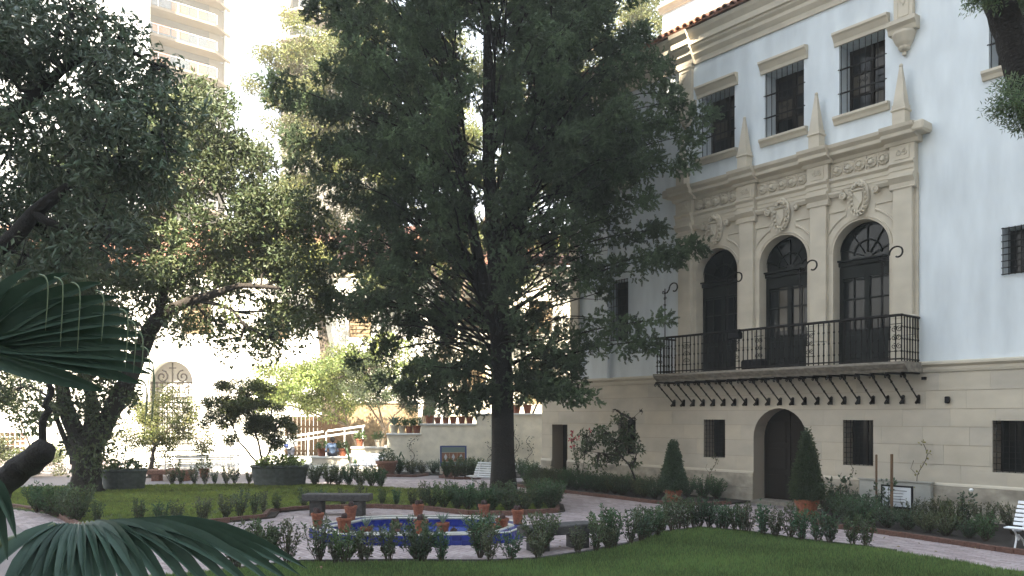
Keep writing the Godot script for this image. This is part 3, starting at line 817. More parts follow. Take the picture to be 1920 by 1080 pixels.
func build_backdrop() -> void:
	# long white house at the end of the garden
	var t := thing("courtyard_house", "sunlit white house with orange tiled roof and arched iron gate at the garden's end", "building", G(-22, 46))
	var b := B.new()
	var holes := [arch_poly(2.4, 1.25, .8, 4.4), rect(3.0, 7.2, 4.7, 9.0), rect(7.9, 6.9, 9.2, 8.6), rect(-3.2, 7.2, -1.6, 9.0), rect(-8.4, 0.2, -6.0, 1.6), rect(12.6, 7.0, 13.9, 8.7)]
	wall_with_holes(b, -16, 18, -.1, 11, -.5, 0, holes)
	b.box(Vector3(1, 5.4, -7), Vector3(34, 10.8, .4)); b.box(Vector3(-15.8, 5.4, -3.7), Vector3(.4, 10.8, 6.2)); b.box(Vector3(17.8, 5.4, -3.7), Vector3(.4, 10.8, 6.2))
	part(t, "wall", b, M.house_wall)
	b = B.new(); b.mould([Vector2(0, 10.5), Vector2(.1, 10.5), Vector2(.15, 10.7), Vector2(.35, 10.9), Vector2(.35, 11.05), Vector2(0, 11.1)], -16.1, 18.1); part(t, "cornice", b, M.cream_trim)
	var rise := Transform3D(Basis(Vector3.RIGHT, deg_to_rad(28)), Vector3(0, 11.1, .5))
	b = B.new(); b.box(Vector3(1, 0, -4.1), Vector3(34.6, .08, 8.2), rise)
	var rf := part(t, "roof", b, M.roof_tile)
	b = B.new()
	for k in 140: b.tube([rise * Vector3(-16 + k * .245, .05, .05), rise * Vector3(-16 + k * .245, .05, -8.1)], .09, 6)
	tag(part(rf, "tile_rows", b, M.roof_tile), "", "", "", "stuff")
	for k in [1, 2, 3, 5]:
		var q: PackedVector2Array = holes[k]
		var w := B.new(); w.box(Vector3((q[0].x + q[1].x) / 2, (q[0].y + q[2].y) / 2, -.3), Vector3(q[1].x - q[0].x, q[2].y - q[0].y, .06))
		var wn := part(t, "shutter", w, M.ochre)
		for j in 8:
			var s := B.new(); s.box(Vector3((q[0].x + q[1].x) / 2, lerpf(q[0].y, q[2].y, (j + .5) / 8), -.25), Vector3(q[1].x - q[0].x - .12, .05, .06)); part(wn, "slat", s, M.ochre)
		w = B.new(); w.mould([Vector2(0, 0), Vector2(.1, 0), Vector2(.22, .16), Vector2(.22, .24), Vector2(0, .28)].map(func(p): return p + Vector2(0, q[2].y + .05)), q[0].x - .2, q[1].x + .2); part(wn, "lintel", w, M.cream_trim)
	var gate := B.new()      # iron gate: a grid below, scrolls and a cross in the arch
	for x in range(0, 9): gate.tube([Vector3(1.2 + x * .3, .8, -.2), Vector3(1.2 + x * .3, 4.4, -.2)], .03, 5)
	for y in range(0, 12): gate.box(Vector3(2.4, .85 + y * .3, -.2), Vector3(2.5, .045, .04))
	for e in [-1, 1]: scroll(gate, Vector3(2.4 + e * .6, 4.75, -.2), .38, 1.4, e, .045, PI / 2)
	gate.box(Vector3(2.4, 5.0, -.2), Vector3(.07, 1.1, .05)); gate.box(Vector3(2.4, 5.25, -.2), Vector3(.4, .07, .05)); gate.box(Vector3(2.4, 4.4, -.2), Vector3(2.5, .1, .08))
	part(t, "gate", gate, M.iron)
	b = B.new(); b.box(Vector3(2.4, 3.2, -1.1), Vector3(4, 6.4, .2)); part(t, "hall_wall", b, M.house_wall)
	b = B.new()
	for k in 9: b.box(Vector3(-8.4 + k * .3, .9, -.06), Vector3(.05, 1.5, .05))
	for k in 6: b.box(Vector3(-7.2, .25 + k * .26, -.06), Vector3(2.5, .05, .06))
	part(t, "window_grille", b, M.white_paint)
	b = B.new(); b.box(Vector3(-7.2, .9, -.4), Vector3(2.6, 1.6, .06)); part(t, "window", b, M.roof_tile)
	# cream wing closing the garden behind the cypress
	t = thing("rear_wing", "cream rear wing with tiled roof and shuttered windows glimpsed behind the cypress", "building", G(.4, 48))
	b = B.new()
	holes = [rect(-3.4, 3.4, -2.0, 5.6), rect(.4, 3.2, 2.0, 5.8), rect(-3.4, 7.6, -2.0, 9.6), rect(.6, 7.4, 2.0, 9.4), rect(3.2, 7.4, 4.4, 9.4)]
	wall_with_holes(b, -4.5, 6, -.1, 11.4, -.5, 0, holes); b.box(Vector3(.75, 5.6, -6), Vector3(10.5, 11.2, .4)); b.box(Vector3(5.8, 5.6, -3.2), Vector3(.4, 11.2, 5.2)); b.box(Vector3(-4.3, 5.6, -3.2), Vector3(.4, 11.2, 5.2))
	part(t, "wall", b, M.cream_wall)
	for q in holes:
		var w := B.new(); w.box(Vector3((q[0].x + q[1].x) / 2, (q[0].y + q[2].y) / 2, -.3), Vector3(q[1].x - q[0].x, q[2].y - q[0].y, .06)); part(t, "shutter", w, M.ochre)
	b = B.new(); b.mould([Vector2(0, 10.9), Vector2(.1, 10.9), Vector2(.35, 11.2), Vector2(.35, 11.4), Vector2(0, 11.45)], -4.6, 6.1); part(t, "cornice", b, M.cream_trim)
	rise = Transform3D(Basis(Vector3.RIGHT, deg_to_rad(26)), Vector3(0, 11.45, .5)); b = B.new(); b.box(Vector3(.75, 0, -3.4), Vector3(11.2, .08, 6.8), rise)
	for k in 45: b.tube([rise * Vector3(-4.7 + k * .245, .05, .05), rise * Vector3(-4.7 + k * .245, .05, -6.7)], .09, 6)
	part(t, "roof", b, M.roof_tile)
	# apartment tower with balconies, far behind the trees
	t = thing("apartment_tower", "tall cream apartment tower with rows of glass balconies and orange blinds", "building", G(-31.6, 92), .6847)
	b = B.new(); b.box(Vector3(-11, 30, -9.6), Vector3(19, 60, 16)); part(t, "wall", b, M.tower_cream_shaded)
	b = B.new(); b.box(Vector3(-11.6, 30, -1.1), Vector3(.9, 60, 1.2)); b.box(Vector3(-.9, 30, -1.5), Vector3(.25, 60, .7)); part(t, "pier", b, M.tower_white)
	for k in 12:
		var y := 55.7 - k * 3.0
		b = B.new()
		b.prism(PackedVector2Array([Vector2(-20, 0), Vector2(-20, -1.4), Vector2(-12.4, -1.4), Vector2(-11, -.9), Vector2(-2.6, -.9), Vector2(-.2, .9), Vector2(-2.0, 1.5), Vector2(-20, 1.5)]), y - .28, y, Transform3D(Basis(Vector3.RIGHT, Vector3(0, 0, -1), Vector3.UP), Vector3(0, 0, -.6)))
		var sl := part(t, "balcony_slab", b, M.slab_cream_shaded)
		for x in [-19, -17, -15, -13, -10.4, -8.4, -6.4, -4.4]:
			b = B.new(); b.box(Vector3(x + 1, y + .52, .26), Vector3(1.92, .88, .03)); part(sl, "balcony_pane", b, M.pane_glass)
		b = B.new(); b.box(Vector3(-7.2, y + 1.02, .28), Vector3(9.2, .07, .08)); b.box(Vector3(-15.6, y + 1.02, .78), Vector3(6.6, .07, .08))
		for x in 5: b.box(Vector3(-10.8 + x * 2.1, y + .5, .28), Vector3(.06, 1.0, .06))
		part(sl, "balcony_rail", b, M.white_paint)
		b = B.new(); b.box(Vector3(-6.9, y + 2.35, -1.52), Vector3(8.4, .7, .16)); part(t, "lintel_band", b, M.grey_band)
		for x in 4:
			b = B.new(); b.box(Vector3(-9.9 + x * 2.0, y + 1.0, -1.55), Vector3(1.86, 1.95, .1)); part(t, "balcony_window", b, M.tower_glass)
			if (x + k) % 3 != 1: b = B.new(); b.box(Vector3(-9.9 + x * 2.0, y + 1.5 - .3 * (k % 2), -1.47), Vector3(1.8, .9 + .5 * (k % 2), .05)); part(t, "blind", b, M.orange_cloth)
		b = B.new(); b.box(Vector3(-1.9, y + 1.3, -1.56), Vector3(1.7, 2.5, .12)); part(t, "end_panel", b, M.tower_cream_shaded)
	t = thing("corner_tower", "narrow apartment tower with projecting glazed balconies left of the cypress top", "building", G(-25.9, 90), .6847)
	b = B.new(); b.box(Vector3(8.5, 28, -3.2), Vector3(13, 56, 3.4)); part(t, "wall", b, M.tower_cream_shaded)
	for k in 5:
		var y := 54.6 - k * 3.05
		b = B.new(); b.prism(PackedVector2Array([Vector2(0, 1.2), Vector2(1.5, -1.6), Vector2(9, -1.6), Vector2(9, 1.2)]), y - .3, y, Transform3D(Basis(Vector3.RIGHT, Vector3(0, 0, -1), Vector3.UP), Vector3(0, 0, -.2)))
		var sl := part(t, "balcony_slab", b, M.slab_cream_shaded)
		b = B.new(); b.box(Vector3(5.2, y + .55, 1.3), Vector3(7.2, .95, .04)); part(sl, "balcony_pane", b, M.pane_glass)
		b = B.new(); b.tube([Vector3(.1, y + 1.05, -1.2), Vector3(1.5, y + 1.05, 1.35), Vector3(9, y + 1.05, 1.35)], .05, 5)
		for p in [Vector3(.1, 0, -1.2), Vector3(.8, 0, .1), Vector3(1.5, 0, 1.35), Vector3(4, 0, 1.35), Vector3(6.5, 0, 1.35)]: b.tube([p + Vector3(0, y, 0), p + Vector3(0, y + 1.05, 0)], .04, 5)
		part(sl, "balcony_rail", b, M.white_paint)
		b = B.new(); b.box(Vector3(5, y + 1.4, -1.42), Vector3(6, 2.4, .12)); part(t, "balcony_window", b, M.tower_glass)
	t = thing("white_tower", "pale high-rise seen through leaves at the top left corner", "building", G(-45, 76), .6847)
	b = B.new(); b.box(Vector3(2, 27, -7), Vector3(16, 54, 14)); part(t, "wall", b, M.tower_white)
	for k in 10:
		for x in 4:
			b = B.new(); b.box(Vector3(-4 + x * 4, 50 - k * 3.0, .03), Vector3(1.6, 1.5, .1)); part(t, "window", b, M.tower_glass)

func pot_shape(r: float, h: float) -> B:
	var b := B.new()
	b.lathe([Vector2(0, 0), Vector2(r * .68, 0), Vector2(r * .92, h * .8), Vector2(r, h * .8), Vector2(r * 1.03, h * .84), Vector2(r * 1.03, h * .98), Vector2(r, h), Vector2(r * .88, h), Vector2(r * .86, h * .9), Vector2(0, h * .9)], 18)
	return b
func blades(n: int, l: float, w: float, spread: float) -> B:
	var b := B.new()
	for i in n:
		var a := TAU * i / n + rr(-.3, .3)
		var d := (Vector3(cos(a), 0, sin(a)) * spread * rr(.5, 1.1) + Vector3.UP).normalized()
		b.leaf(Vector3.ZERO, d, d.cross(Vector3.UP).normalized(), l * rr(.75, 1.1), w, .35)
	return b
func tuft_leaves(n: int, r: float, h: float, l: float, c: Color) -> B:      # a low leafy plant
	var b := B.new()
	for i in n:
		b.col = c * rr(.7, 1.35)
		var a := rr(0, TAU)
		var q := sqrt(rr(0, 1))
		var p := Vector3(cos(a) * r * q, h * rr(.1, 1) * (1 - .5 * q * q), sin(a) * r * q)
		var d := (Vector3(cos(a), rr(-.2, 1.2), sin(a)) + rdir() * .6).normalized()
		b.leaf(p, d, d.cross(rdir()).normalized(), l * rr(.6, 1.2), l * .5)
	return b

func build_terrace() -> void:
	var t := thing("stepped_garden_wall", "cream rendered garden wall stepping up to the right behind the benches", "wall", G(0, 35))
	var st := [[-8.73, -7.0, .72], [-7.0, -5.44, 1.14], [-5.44, -3.97, 1.73], [-3.97, -1.56, 2.15], [-1.56, 2.6, 2.6]]
	for s in st:
		var b := B.new(); b.box(Vector3((s[0] + s[1]) / 2, s[2] / 2 - .05, 0), Vector3(s[1] - s[0] - .004, s[2] - .08, .36)); part(t, "wall_section", b, M.cream_wall)
		b = B.new(); b.box(Vector3((s[0] + s[1]) / 2, s[2] - .05, .0), Vector3(s[1] - s[0] + .06, .09, .48), Transform3D(), .02); part(t, "coping", b, M.house_wall)
		b = B.new(); b.box(Vector3((s[0] + s[1]) / 2, .16, .12), Vector3(s[1] - s[0] - .004, .36, .2), Transform3D(), .02); part(t, "plinth", b, M.house_wall)
	var fl := B.new()
	for s in st: fl.box(Vector3((s[0] + s[1]) / 2, s[2] / 2 - .2, -40.2), Vector3(s[1] - s[0] - .002, s[2] - .1, 10.0))
	fl.box(Vector3(-13, .1, -40.2), Vector3(8.4, .5, 10.0))
	struct("terrace", fl, M.house_wall)
	# rails of the ramp
	t = thing("ramp_railing", "pair of sloping white tubular handrails beside the ramp", "railing", G(0, 38.6))
	for r in [[-11.6, 1.35, -9.1, 1.72], [-8.9, 1.75, -7.1, 2.0], [-11.8, 1.1, -7.4, 1.72]]:
		var b := B.new(); b.tube([Vector3(r[0], r[1], 0), Vector3(r[2], r[3], 0)], .045, 8); part(t, "handrail", b, M.white_paint)
	for k in 6:
		var x := -11.6 + k * .88
		var b := B.new(); b.tube([Vector3(x, .2, .0), Vector3(x, 1.33 + (x + 11.6) * .146, 0)], .03, 6); part(t, "post", b, M.steel)
	t = thing("ramp_railing", "grey horizontal double rail beside the far left planter", "railing", G(-15.6, 33))
	for y in [.75, 1.0]:
		var b := B.new(); b.tube([Vector3(-.6, y - .2, 0), Vector3(-.5, y, 0), Vector3(4.5, y + .1, 0)], .03, 6); part(t, "handrail", b, M.steel)
	for k in 4:
		var b := B.new(); b.tube([Vector3(-.2 + k * 1.5, 0, 0), Vector3(-.2 + k * 1.5, 1.05, 0)], .025, 6); part(t, "post", b, M.steel)
	t = thing("board_fence", "brown wooden board fence on the terrace behind the ramp rails", "fence", G(-10.2, 43))
	for k in 15:
		var b := B.new(); b.box(Vector3(-1.9 + k * .22, 1.2, rr(-.01, .01)), Vector3(.2, 2.5, .03)); part(t, "board", b, M.fence_wood)
	for y in [.6, 1.9]:
		var b := B.new(); b.box(Vector3(-.35, y, -.04), Vector3(3.5, .1, .05)); part(t, "fence_rail", b, M.fence_wood)
	t = thing("ochre_shed", "low ochre wall under the bright tree behind the ramp", "wall", G(-8.0, 45))
	var ob := B.new(); ob.box(Vector3(.4, 1.6, 0), Vector3(4.6, 3.2, .3)); part(t, "wall", ob, M.ochre)
	ob = B.new(); ob.box(Vector3(.4, 3.24, 0), Vector3(4.8, .1, .45)); part(t, "coping", ob, M.cream_trim)
	# pots on the copings
	var names := {"agave": ["white-bladed agave", "agave"], "leafy": ["leafy green plant", "pot plant"], "bare": ["short dark succulent", "pot plant"]}
	var spots := [[-8.32, .72, .2, .34, "leafy", "terracotta pot of leaves left of the person seated on the low wall"], [-7.4, .72, .19, .34, "leafy", "terracotta pot of leaves right of the person seated on the low wall"],
		[-6.65, 1.14, .17, .34, "leafy", "terracotta pot of white flowers at the left of the second wall step"], [-5.85, 1.14, .16, .3, "leafy", "pale pot of round leaves at the right of the second wall step"],
		[-5.15, 1.73, .2, .36, "agave", "pale pot with a spiky agave, first on the third wall step"], [-4.82, 1.73, .17, .33, "leafy", "pale pot of leaves, second on the third wall step"], [-4.5, 1.73, .16, .3, "leafy", "terracotta pot of leaves, third on the third wall step"], [-4.16, 1.73, .18, .33, "leafy", "orange terracotta pot, last on the third wall step"],
		[-3.62, 2.15, .18, .34, "leafy", "bright orange pot, first of six on the high wall left of the cypress"], [-3.25, 2.15, .16, .28, "bare", "second pot of six on the high wall left of the cypress"], [-2.9, 2.15, .15, .27, "bare", "third pot of six on the high wall left of the cypress"], [-2.57, 2.15, .17, .32, "leafy", "fourth pot of six on the high wall left of the cypress"], [-2.2, 2.15, .17, .32, "leafy", "fifth pot of six on the high wall left of the cypress"], [-1.85, 2.15, .17, .32, "leafy", "pot nearest the trunk on the high wall left of the cypress"],
		[.2, 2.6, .19, .36, "leafy", "dark clay pot on the tallest wall just right of the trunk"], [.68, 2.6, .2, .38, "leafy", "clay pot at the right end of the tallest wall"]]
	for s in spots:
		var o := thing("flower_pot", s[5], "flower pot", G(s[0], 35, s[1] - .005), 0, "clay pots on the garden wall")
		part(o, "pot", pot_shape(s[2], s[3]), M.terracotta if "pale" not in s[5] else M.cream_trim)
		if s[4] == "agave": part(o, "plant", blades(22, .62, .07, .9), M.agave, Vector3(0, s[3] * .9, 0))
		elif s[4] == "bare": part(o, "plant", tuft_leaves(30, .1, .14, .09, Color(.06, .05, .04)), M.leaf, Vector3(0, s[3] * .9, 0))
		else: part(o, "plant", tuft_leaves(110, .22, .42, .14, Color(.07, .11, .04)), M.leaf, Vector3(0, s[3] * .9, 0))
	# tiled panel seat
	t = thing("tiled_seat", "blue framed ceramic tile panel above a low seat against the garden wall", "tile bench", G(-2.45, 33.4), .12)
	var q := B.new(); q.box(Vector3(0, .62, -.1), Vector3(1.12, 1.2, .16)); part(t, "back_wall", q, M.cream_wall)
	q = B.new(); q.box(Vector3(0, .2, .35), Vector3(.9, .42, .5), Transform3D(), .02); part(t, "seat", q, M.old_terracotta)
	q = B.new()
	for x in [-.52, .52]: q.box(Vector3(x, .8, .0), Vector3(.07, .86, .05))
	for y in [.4, 1.2]: q.box(Vector3(0, y, .0), Vector3(.97, .07, .05))
	part(t, "frame", q, M.tile_blue_frame)
	q = B.new(); q.box(Vector3(0, 1.06, .0), Vector3(.97, .2, .03)); q.box(Vector3(0, .5, 0), Vector3(.97, .13, .03)); part(t, "border_tiles", q, M.tile_green)
	for k in 3:
		q = B.new(); q.box(Vector3(-.32 + k * .32, .76, .0), Vector3(.31, .37, .03)); var pt := part(t, "tile_panel", q, M.tile_rust)
		q = B.new(); q.prism(PackedVector2Array([Vector2(-.32 + k * .32 - .07, .76), Vector2(-.32 + k * .32, .62), Vector2(-.32 + k * .32 + .07, .76), Vector2(-.32 + k * .32, .9)]), .016, .022); part(pt, "motif", q, M.tile_pale)

func leaf_clump(n: int, r: float, l: float, w: float, hang: float, var_ := .35) -> ArrayMesh:
	var b := B.new()
	for i in n:
		var p := rdir() * r * pow(rr(0, 1), .4)
		var d := (rdir() + p.normalized() * .6 + Vector3.DOWN * hang).normalized()
		var v := rr(1 - var_, 1 + var_)
		b.col = Color(v * rr(.9, 1.15), v, v * rr(.8, 1.1))
		b.leaf(p, d, d.cross(rdir()).normalized(), l * rr(.7, 1.2), w)
	return b.done()

func tree(called: String, label: String, cat: String, limbs: Array, puffs: Array, clump: ArrayMesh, per: float, c: Color, bark: Material, leafm: Material, group := "", twigs := true) -> Node3D:
	var base: Vector3 = limbs[0][0][0]
	var t := thing(called, label, cat, base, 0, group)
	var ends := []
	for k in limbs.size():
		var pts := []
		for p in smooth(limbs[k][0]): pts.append(p - base + Vector3(rr(-.03, .03), 0, rr(-.03, .03)))
		var rs := []
		for i in pts.size(): rs.append(lerpf(limbs[k][1], limbs[k][2], pow(float(i) / (pts.size() - 1), .8)) * rr(.95, 1.05))
		if k == 0: rs[0] *= 1.35
		var b := B.new(); b.tube(pts, rs, 10); part(t, "trunk" if k == 0 else "limb", b, bark)
		for i in range(pts.size() / 3, pts.size()): ends.append(pts[i])
	var ts := []
	var cs := []
	var tw := B.new()
	for p in puffs:
		var ctr: Vector3 = p[0] - base
		var near: Vector3 = ends[0]
		for e in ends:
			if e.distance_to(ctr) < near.distance_to(ctr): near = e
		if twigs:
			var mid: Vector3 = near.lerp(ctr, .5) + rdir() * p[1] * .25
			tw.tube([near, mid, ctr], [.045, .03, .015], 5)
			for k in 4: tw.tube([mid.lerp(ctr, .5), ctr + rdir() * p[1] * .45, ctr + rdir() * p[1] * .85], [.02, .012, .006], 4)
		var tone: float = rr(.75, 1.3)
		var bunches := 9
		for m in bunches:
			var sub: Vector3 = ctr + rdir() * p[1] * pow(rr(.1, 1), .45) * Vector3(1.1, .85, 1.1)
			var sr: float = p[1] * rr(.22, .42)
			var hue := rr(.8, 1.2)
			for k in int(per * p[1] * p[1] / bunches):
				var d := rdir()
				ts.append(Transform3D(rot((d + Vector3.UP * .6).normalized(), rr(.75, 1.2)), sub + d * sr * pow(rr(0.02, 1), .5) * Vector3(1.25, .7, 1.25)))
				var v := tone * hue * rr(.75, 1.25)
				cs.append(Color(c.r * v * rr(.9, 1.2), c.g * v, c.b * v))
	if twigs: part(t, "twigs", tw, bark)
	scatter(t, "crown", clump, leafm, ts, cs)
	return t

func build_cypress() -> void:
	var base := G(-.26, 24.9)
	var t := thing("cypress_tree", "huge dark cypress with drooping foliage and a bare straight trunk before the palace", "tree", base)
	var trunk := [Vector3(0, -.05, 0), Vector3(-.02, 1.2, 0), Vector3(-.04, 3, 0), Vector3(-.1, 5, .02), Vector3(-.25, 7.5, .0), Vector3(-.45, 10, 0), Vector3(-.5, 13, 0), Vector3(-.5, 17, .1), Vector3(-.4, 21, 0)]
	var b := B.new(); b.tube(smooth(trunk), smooth([Vector3(.47, 0, 0), Vector3(.37, 0, 0), Vector3(.35, 0, 0), Vector3(.33, 0, 0), Vector3(.27, 0, 0), Vector3(.2, 0, 0), Vector3(.15, 0, 0), Vector3(.09, 0, 0), Vector3(.03, 0, 0)]).map(func(q): return q.x), 14); part(t, "trunk", b, M.cypress_bark)
	var second := [Vector3(-.08, 4.6, 0), Vector3(-.5, 6.0, .3), Vector3(-.95, 8.2, .5), Vector3(-1.5, 11, .6), Vector3(-2.0, 14, .6), Vector3(-2.3, 17, .5)]
	b = B.new(); b.tube(smooth(second), smooth([Vector3(.22, 0, 0), Vector3(.2, 0, 0), Vector3(.17, 0, 0), Vector3(.13, 0, 0), Vector3(.09, 0, 0), Vector3(.04, 0, 0)]).map(func(q): return q.x), 10); part(t, "limb", b, M.cypress_bark)
	var third := [Vector3(-.2, 7, 0), Vector3(.6, 9, -.4), Vector3(1.3, 11, -.6), Vector3(1.7, 14, -.7), Vector3(1.9, 17, -.6)]
	b = B.new(); b.tube(smooth(third), smooth([Vector3(.18, 0, 0), Vector3(.15, 0, 0), Vector3(.12, 0, 0), Vector3(.09, 0, 0), Vector3(.04, 0, 0)]).map(func(q): return q.x), 10); part(t, "limb", b, M.cypress_bark)
	# how far the crown reaches at each height, to the left and to the right
	var lev := [2.6, 3.6, 4.8, 6.1, 7.5, 8.6, 10.0, 11.3, 13.5, 15.5, 18.0, 20.5, 22.5]
	var left := [2.2, 3.4, 4.6, 5.0, 5.5, 5.7, 6.3, 7.0, 6.7, 5.7, 4.2, 2.4, .6]
	var right := [1.8, 2.4, 3.2, 3.8, 4.2, 4.2, 5.0, 5.5, 5.1, 4.3, 3.2, 1.9, .6]
	var spray := B.new()      # a drooping spray of scale-leaved twigs
	for k in 14:
		var f := k / 13.0
		var p := Vector3(.05 * sin(f * 3), f * .34, .03 * sin(f * 5))
		for e in 4:
			var d := (Vector3(cos(k * 2.4 + e * 1.6), .55, sin(k * 2.4 + e * 1.6)) + rdir() * .4).normalized()
			var v := rr(.65, 1.35); spray.col = Color(v, v, v)
			spray.leaf(p, d, d.cross(rdir()).normalized(), .1 * (1.1 - .6 * f), .034)
	var sm := spray.done()
	var ts := []
	var cs := []
	var tw := B.new()
	var count := 420
	var gaps := FastNoiseLite.new(); gaps.seed = 3; gaps.frequency = .34; gaps.fractal_octaves = 2
	var extra := [[1328, 215, 22.6], [1310, 250, 22.8], [1290, 300, 22.8], [1265, 190, 23.2], [1308, 462, 22.6], [1270, 480, 22.8], [1235, 430, 23.2], [1240, 600, 22.8], [1105, 745, 23.4], [1080, 700, 23.6], [1230, 300, 23.2], [1215, 370, 23], [1220, 640, 22.8], [1250, 130, 23.4], [1210, 60, 23.8], [1025, 730, 23.8], [525, 180, 25.4], [515, 250, 25.6], [660, 680, 24.6], [700, 720, 24.2], [760, 735, 24.0], [830, 700, 23.6], [880, 760, 23.4], [620, 560, 25]]
	for i in count + extra.size():
		var y := 2.9 + 18.0 * pow(float(i) / count, .95)
		var k := 0
		while k < lev.size() - 2 and lev[k + 1] < y: k += 1
		var f: float = clampf((y - lev[k]) / (lev[k + 1] - lev[k]), 0, 1)
		var a := i * 2.39996 + rr(-.3, .3)
		var side := cos(a)
		var lim: float = lerpf(lerpf(left[k], left[k + 1], f), lerpf(right[k], right[k + 1], f), side * .5 + .5)
		var dir := Vector3(cos(a), 0, sin(a))
		if dir.dot(EN) < 0: lim = minf(lim, 3.0 / maxf(.01, -dir.dot(EN)))
		if i < count and y < 4.5 and side * side < .3: continue
		if i < count and y < 7.0 and rng.randf() < (.5 if y < 5.4 or cos(a) > .1 else .3): continue
		var ln := lim * rr(.72, 1.02)
		var rise := ln * (.12 if y < 6 else .45) * rr(.6, 1.2)
		var foot := Vector3(-.3, maxf(3.0, y - rise), 0)
		if y > 7 and cos(a) < -.2: foot += Vector3(-.1 * (y - 4), 0, .3)
		if y > 9 and cos(a) > .3: foot += Vector3(.15 * (y - 7), 0, -.3)
		if y > 16: foot = foot * Vector3(.3, 1, .3)
		var tip := Vector3(dir.x * ln - .1, y + rr(-.2, .2), dir.z * ln)
		var mid := foot.lerp(tip, .3) + Vector3(rr(-.3, .3), rise * .1 + rr(-.15, .25), rr(-.3, .3))
		var mid2 := foot.lerp(tip, .68) + Vector3(rr(-.4, .4), rise * .2 + rr(-.2, .3), rr(-.4, .4))
		if i >= count:
			tip = P(extra[i - count][0], extra[i - count][1], extra[i - count][2]) - base
			foot = Vector3(-.1, maxf(2.9, tip.y - absf(tip.x) * (.3 if tip.y > 4.5 else -.1)), 0)
			mid = foot.lerp(tip, .35) + Vector3(0, .35, 0); mid2 = foot.lerp(tip, .7) + Vector3(0, .3, 0); dir = (tip * Vector3(1, 0, 1)).normalized()
		var curve := smooth([foot, mid, mid2, tip], 4)
		tw.tube(curve, range(curve.size()).map(func(q): return lerpf(.045 if y > 5 else .055, .006, float(q) / (curve.size() - 1))), 5)
		var tone := rr(.7, 1.25)
		for q in curve.size():
			var g := float(q) / (curve.size() - 1)
			if g < .3: continue
			if sin(i * 12.9 + q * 3.7) > (.6 if curve[q].y < 8 else .8): continue
			var bunches := 2 if g < .6 else 3
			if i >= count: bunches = 4
			elif curve[q].x > 1.6 and curve[q].y < 9.5: bunches = 2
			elif curve[q].y < 5.5: bunches = 2
			for m in bunches:
				var off := rdir() * Vector3(.38, .26, .38) * (.5 + .5 * sin(g * PI))
				if off.y < 0: off.y *= 1.7
				var ctr: Vector3 = curve[q] + off
				if i < count and g < .8 and gaps.get_noise_3dv(ctr) > (.2 if ctr.y > 8 else .15): continue
				if i < count and ctr.x > .9 and ctr.y < 8.2 and ctr.y > 4.0 and rng.randf() < .62: continue
				if absf(ctr.x + .45) < .6 and ctr.z > .2 and ctr.y > 4.5 and ctr.y < 11.5 and rng.randf() < .7: continue
				var shade := tone * rr(.62, 1.45)
				for n in 15:
					var out := rdir()
					var d := (out + dir * .45 + (Vector3.DOWN * rr(.2, 1.1) if rng.randf() < .55 else Vector3.UP * rr(.2, .9))).normalized()
					ts.append(Transform3D(rot(d, rr(.4, .7)), ctr + out * Vector3(.16, .13, .16)))
					var v := shade * rr(.75, 1.25)
					cs.append(Color(.09 * v, .13 * v, .064 * v))
	part(t, "branches", tw, M.cypress_bark)
	scatter(t, "foliage", sm, M.needle, ts, cs)

